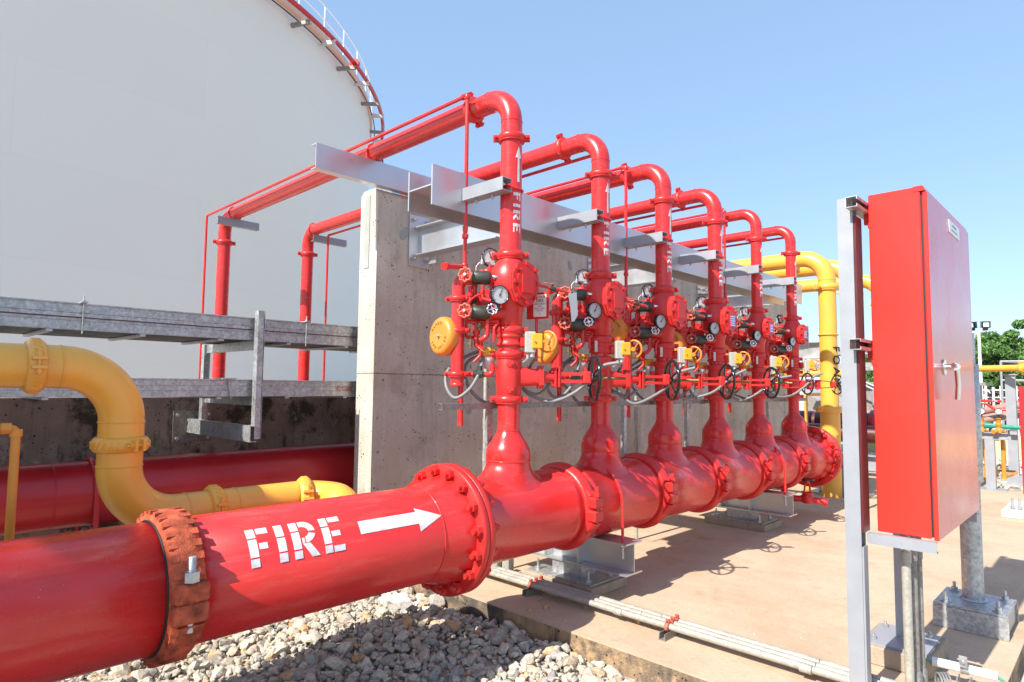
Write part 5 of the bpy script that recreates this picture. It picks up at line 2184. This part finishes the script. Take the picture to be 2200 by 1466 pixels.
single(mb, 'pale_conduit', COND, (.55, 7.0, 0), 'bent pale conduit rising in the gap left of the red cabinet', 'conduit')

# ---------------------------------------------------------------- right background
t = thing('valve_stand', (1.55, 10.85, 0), 'silver post with a small crossbar holding two orange valves', 'pipe stand')
mb = MB()
mb.box((1.50, 10.72, .012), (1.64, 10.86, .89))
mb.box((1.40, 10.60, .0), (1.80, 11.0, .011))
mb.build('post', ALUP, t)
mb = MB()
ibeam(mb, (1.36, 10.80, .891), (1.83, 10.80, .891), .14, .12)
mb.build('crossbar', ALUP, t)
for k_, x in enumerate((1.462, 1.712)):
    v = thing('orange_valve', (x, 10.75, 1.012), ['left orange valve with a pressure gauge on the silver crossbar', 'right orange valve with a pressure gauge on the silver crossbar'][k_], 'valve', 'orange gauge valves')
    mb = MB()
    mb.lathe([(.045, 0), (.05, .05), (.035, .07), (.035, .12), (.05, .13), (.05, .16), (.03, .19), (.04, .20), (.04, .26)], (x, 10.75, 1.013), (0, 0, 1), 16)
    mb.cyl((x - .01, 10.75, 1.06), (x - .07, 10.64, 1.03), .038, n=14)
    mb.cyl((x + .01, 10.75, 1.06), (x + .07, 10.84, 1.03), .030, n=14)
    mb.build('valve_body', ORGP, v)
    mb = MB()
    mb.ring((x, 10.75, 1.285), (0, 0, 1), .075, .007, 24, 6)
    mb.box((x - .075, 10.744, 1.281), (x + .075, 10.756, 1.288))
    mb.build('handwheel', BLK, v)
    gauge(v, (x + .015, 10.70, 1.392), (.1, -1, 0), .056, 50)
    mb = MB()
    mb.tube([(x + .02, 10.98, 1.03), (x + .02, 10.98, .22), (x + .12, 11.5, .24)], .032, .03, n=14)
    mb.cyl((x + .02, 10.98, .18), (x + .02, 10.98, .27), .042, n=14)
    single(mb, 'orange_drop_pipe', ORGP, (x + .02, 10.98, .2), ['left orange pipe dropping behind the silver stand', 'right orange pipe dropping behind the silver stand'][k_], 'pipe', 'orange drop pipes')
mb = MB()
mb.tube([(.6, 11.6, .265), (1.85, 11.6, .265), (1.85, 11.3, .24)], .022, .05, n=12)
single(mb, 'orange_level_pipe', ORGP, (1.5, 11.6, .265), 'level orange pipe low behind the silver stand', 'pipe')

mb = MB()
mb.tube([(.6, 13.5, 1.02), (1.12, 13.42, 1.02), (1.36, 13.38, 1.02), (1.42, 13.37, 1.01), (3.0, 13.1, .99)], [.075, .076, .045, .042, .042], n=20)
mb.lathe([(.047, -.02), (.047, .02)], (1.62, 13.33, 1.006), (1, -.17, 0), 16)
single(mb, 'green_pipe', GREEN, (1.5, 13.4, 1.0), 'green pipe that narrows, behind the two orange valves', 'pipe')
for k_, (y, za, zb, r_) in enumerate(((15.0, 1.20, 1.43, .085), (15.5, 1.05, 1.28, .085), (14.6, .98, 1.22, .075))):
    mb = MB()
    mb.tube([(.3, y + .1, za - .08), (1.5, y - .1, zb), (3.0, y - .3, zb + .05)], r_, n=20)
    single(mb, 'brown_pipe', BROWNP, (1, y, za), ['upper', 'rearmost', 'lowest'][k_] + ' of three fat brownish pipes behind the green pipe', 'pipe', 'brown pipes at the right')
mb = MB()
mb.tube([(-.2, 14.6, 1.475), (1.02, 14.6, 1.475), (1.20, 14.6, 1.335), (2.6, 14.6, 1.335)], .030, .16, n=20)
for x_, z_ in ((.90, 1.475), (1.42, 1.335)):
    mb.lathe([(.040, -.018), (.040, .018)], (x_, 14.6, z_), (1, 0, 0), 18)
single(mb, 'small_red_pipe', RED, (1.2, 14.6, 1.4), 'small red pipe with an S-bend near the right edge', 'pipe')
mb = MB()
mb.tube([(-1, 17.2, 1.53), (3.5, 16.6, 1.45)], .035, n=20)
o_ = single(mb, 'straight_red_pipe', RED, (1.2, 16.9, 1.48), 'straight red pipe behind the S-bent one near the right edge', 'pipe')
text_mesh('FIRE', .06, frame_M((.93, 16.90, 1.50), (4.5, -.6, -.08), (0, -.2, 1)), 'lettering', WHTP, o_, ext=.003)

t = thing('yellow_branch_pipe', (1.5, 13.2, 2.23), 'level yellow pipe crossing above the orange valves at right', 'pipe')
mb = MB()
mb.tube([(-.2, 14.4, 2.24), (4.6, 10.8, 2.20)], .068, n=24)
mb.build('pipe_shell', YEL, t)
coupling((1.89, 12.83, 2.2226), (4.8, -3.6, -.04), .068, (0, -.4, 1), w_=.10, k=1.3).build('coupling', YEL, t)
mb = MB()
mb.box((1.54, 13.33, .02), (1.71, 13.5, 2.09))
mb.box((1.50, 13.29, 2.0901), (1.75, 13.54, 2.11))
mb.box((1.40, 13.2, GZ), (1.9, 13.7, .019))
single(mb, 'pipe_column', ALUP, (1.62, 13.4, 0), 'tall silver grey steel column under the level yellow pipe', 'column')
mb = MB()
mb.box((1.60, 13.2, .86), (1.72, 13.32, .95))
mb.box((1.55, 13.18, .9501), (1.95, 13.34, .957))
single(mb, 'column_arm', ALUP, (1.7, 13.2, .9), 'short silver arm holding the green pipe on the column', 'bracket')
t = thing('platform_railing', (1.5, 16, 0), 'pale steel platform railing behind the column at right', 'railing')
mb = MB()
for z in (2.02, 2.48):
    mb.tube([(1.185, 16.0, z), (4.5, 16.0, z - .02)], .022, n=8)
    mb.tube([(1.185, 16.0, z), (1.6, 18.2, z)], .022, n=8)
mb.build('rail', ALUP, t)
for q in range(5):
    MB().cyl((1.185 + q * .8, 16.0, 0), (1.185 + q * .8, 16.0, 2.48), .026, n=8).build('post', ALUP, t)
# low yellow wall + fence
mb = MB()
mb.box((-3, 19.0, GZ), (8, 19.2, .50))
single(mb, 'low_yellow_wall', mat("cream_wall", (.62, .50, .30), .9, var=.15, vscale=2), (2, 19, GZ), 'low cream coloured wall behind the silver stand', 'wall')
t = thing('palisade_fence', (0, 32, 0), 'pale concrete post fence beyond the pipes at right', 'fence')
for q in range(44):
    mb = MB()
    x = -8 + q * .27
    mb.box((x, 31.95, GZ), (x + .085, 32.05, 1.93 + .06 * (q % 2)))
    mb.build('fence_post', WHCONC, t)
mb = MB()
for z in (.9, 1.45, 1.78):
    mb.box((-8, 32.051, z), (4, 32.1, z + .05))
mb.build('fence_rail', WHCONC, t)
t = thing('tyre_stack', (0, 34, 0), 'dark stacked scrap behind the pale fence', 'scrap')
mb = MB()
for q in range(26):
    for z in (.15, .5, .85, 1.2, 1.5):
        mb.ring((-7 + q * .45 + .1 * math.sin(z * 9), 34, z), (.3, 1, .2), .19, .09, 14, 6)
mb.build('tyres', BLKR, t)
t = thing('floodlight_pole', (-1.1, 30, 0), 'white pole carrying two black floodlights in front of the trees', 'lamp post')
mb = MB()
fx, fy = -1.11, 30
mb.lathe([(.085, 0), (.05, 4.45)], (fx, fy, GZ), (0, 0, 1), 16)
mb.obox((fx, fy, 4.30), (.27, 0, .03), (0, .03, 0), (0, 0, .02))
mb.build('pole', WHTP, t)
for sx_, tilt in ((.25, .2), (-.22, -.3)):
    mb = MB()
    c = Vector((fx + sx_, fy - .08, 4.58))
    nn = Vector((.45 * (1 if sx_ > 0 else -1), -1, -.15)).normalized()
    e_ = Vector((0, 0, 1)).cross(nn).normalized()
    u_ = nn.cross(e_)
    mb.obox(c, e_ * .16, nn * .09, u_ * .14)
    mb.obox(c - u_ * .19, e_ * .10, nn * .02, u_ * .05)
    h_ = mb.build('floodlight', BLK, t)
    MB().obox(c + nn * .092, e_ * .10, nn * .003, u_ * .085).build('lamp_glass', WHTP, h_)

# distant white building behind the fence
mb = MB()
mb.box((-7, 52, GZ), (3, 60, 3.2))
bld = thing('white_building', (-2, 56, GZ), 'low white building glimpsed under the trees behind the fence', 'building')
mb.build('walls', mat("white_wall", (.6, .56, .52), .8), bld)
MB().box((-7.4, 51.6, 3.21), (3.4, 60.4, 3.5)).build('roof', BROWNP, bld)

# trees
def tree(x, y, h, rad, lbl, seed):
    rr = np.random.RandomState(seed)
    t = thing('broadleaf_tree', (x, y, GZ), lbl, 'tree', 'trees beyond the fence')
    mb = MB()
    mb.tube([(x, y, GZ), (x + .1, y, h * .35), (x - .1, y + .1, h * .7)], [.22, .16, .07], n=10)
    limbs = []
    for q in range(9):
        a_ = rr.uniform(0, 2 * pi)
        z0 = h * rr.uniform(.25, .6)
        e_ = Vector((x + math.cos(a_) * rad * .75, y + math.sin(a_) * rad * .75, z0 + h * rr.uniform(.12, .32)))
        mb.tube([(x, y, z0), (Vector((x, y, z0)) + e_) / 2 + Vector((0, 0, .2)), e_], [.08, .05, .02], n=6)
        limbs.append(e_)
    mb.build('trunk', BARK, t)
    # crown: clumps of leaf cards
    cen = []
    for q in range(34):
        a_ = rr.uniform(0, 2 * pi)
        d = rad * rr.uniform(.1, 1) ** .6
        z_ = h * rr.uniform(.38, .95)
        lim = math.sin(min(1, (z_ / h - .25) / .8) * pi) ** .5
        cen.append((x + d * math.cos(a_) * lim, y + d * math.sin(a_) * lim, z_, rr.uniform(.35, .85) * rad * .34))
    V = []
    n_per = 330
    for c in cen:
        P = rr.normal(size=(n_per, 3))
        P /= np.linalg.norm(P, axis=1)[:, None]
        P *= (rr.uniform(.35, 1, n_per) ** .5)[:, None] * c[3] * np.array([1.15, 1.15, .8])
        V.append(P + np.array(c[:3]))
    P = np.concatenate(V)
    n_ = len(P)
    e1 = rr.normal(size=(n_, 3))
    e1 /= np.linalg.norm(e1, axis=1)[:, None]
    e2 = np.cross(e1, rr.normal(size=(n_, 3)))
    e2 /= np.linalg.norm(e2, axis=1)[:, None]
    sz = rr.uniform(.06, .13, n_)[:, None]
    Q = np.stack([P - e1 * sz, P - e2 * sz * .5, P + e1 * sz, P + e2 * sz * .5], 1).reshape(-1, 3).astype(np.float32)
    me = bpy.data.meshes.new('crown')
    me.vertices.add(len(Q))
    base = np.array(WL[t.name][:], dtype=np.float32)
    me.vertices.foreach_set("co", (Q - base).astype(np.float32).ravel())
    me.loops.add(len(Q))
    me.loops.foreach_set("vertex_index", np.arange(len(Q), dtype=np.int32))
    me.polygons.add(n_)
    me.polygons.foreach_set("loop_start", np.arange(0, len(Q), 4, dtype=np.int32))
    me.update(calc_edges=True)
    me.materials.append(LEAF)
    o = bpy.data.objects.new('crown', me)
    col.objects.link(o)
    o.parent = t
    WL[o.name] = WL[t.name]


tree(-2.2, 42, 5.2, 2.2, 'dense green tree directly behind the floodlight pole', 1)
tree(.6, 44, 6.0, 2.8, 'green tree at the right edge of the picture behind the railing', 2)
tree(-1.0, 41, 4.9, 2.0, 'lower green tree between the floodlight pole and the edge tree', 6)
tree(4.5, 43, 5.8, 2.8, 'tree beyond the right edge behind the fence', 3)
tree(-7.6, 43, 4.2, 2.2, 'small green tree hidden behind the cabinet', 4)
tree(-15.5, 42, 3.4, 2.2, 'low green tree glimpsed between the last riser and the yellow pipe', 5)

# unseen screen added behind the camera, cut to throw the angular shade on the near end of the main
t = thing('shade_screen', (-.1, -8, GZ), 'added unseen grey screen with an opening cut to shape the shade, behind the viewpoint', 'shade screen')
mb = MB()
for pg in ([(-1.0, GZ), (-.42, GZ), (-.42, 6.9), (-1.0, 6.9)], [(-.4199, 5.8), (.75, 5.8), (.75, 6.04), (-.4199, 6.04)], [(.42, 5.0001), (.75, 5.0001), (.75, 5.7999), (.42, 5.7999)],
           [(-.4199, GZ), (.75, GZ), (.75, 4.9999), (.19, 5.0), (.175, 5.38), (.11, 5.50), (-.15, 5.3), (-.4199, 5.3)], [(-.4199, 5.3001), (-.15, 5.3001), (-.15, 5.7999), (-.4199, 5.7999)]):
    mb.extr(pg, (0, -8.0, 0), (1, 0, 0), (0, 0, 1), (0, -.1, 0))
mb.build('screen_panels', GALVD, t)

# red cabinet at the right edge with its pad
t = thing('red_enclosure', (2.4, 8.1, 0), 'second red enclosure cut off by the right edge, on a white pad', 'cabinet')
MB().box((2.30, 8.15, .30), (3.2, 8.6, 1.80), .01).build('enclosure_body', CABR, t)
MB().box((2.27, 8.10, .30), (2.33, 8.149, 1.82), .004).build('door_edge', REDD, t)
MB().box((2.05, 7.75, 0), (3.4, 8.9, .10), .01).build('concrete_pad', WHCONC, t)
MB().box((2.5, 8.3, .10), (2.6, 8.4, .30)).build('leg', ALUP, t)
for x in (2.16, 2.24):
    b2 = MB()
    b2.cyl((x, 7.95, .1), (x, 7.95, .26), .014, n=8)
    b2.prism((x, 7.95, .13), (0, 0, 1), .03, .03)
    b2.build('anchor_bolt', BOLTG, t)
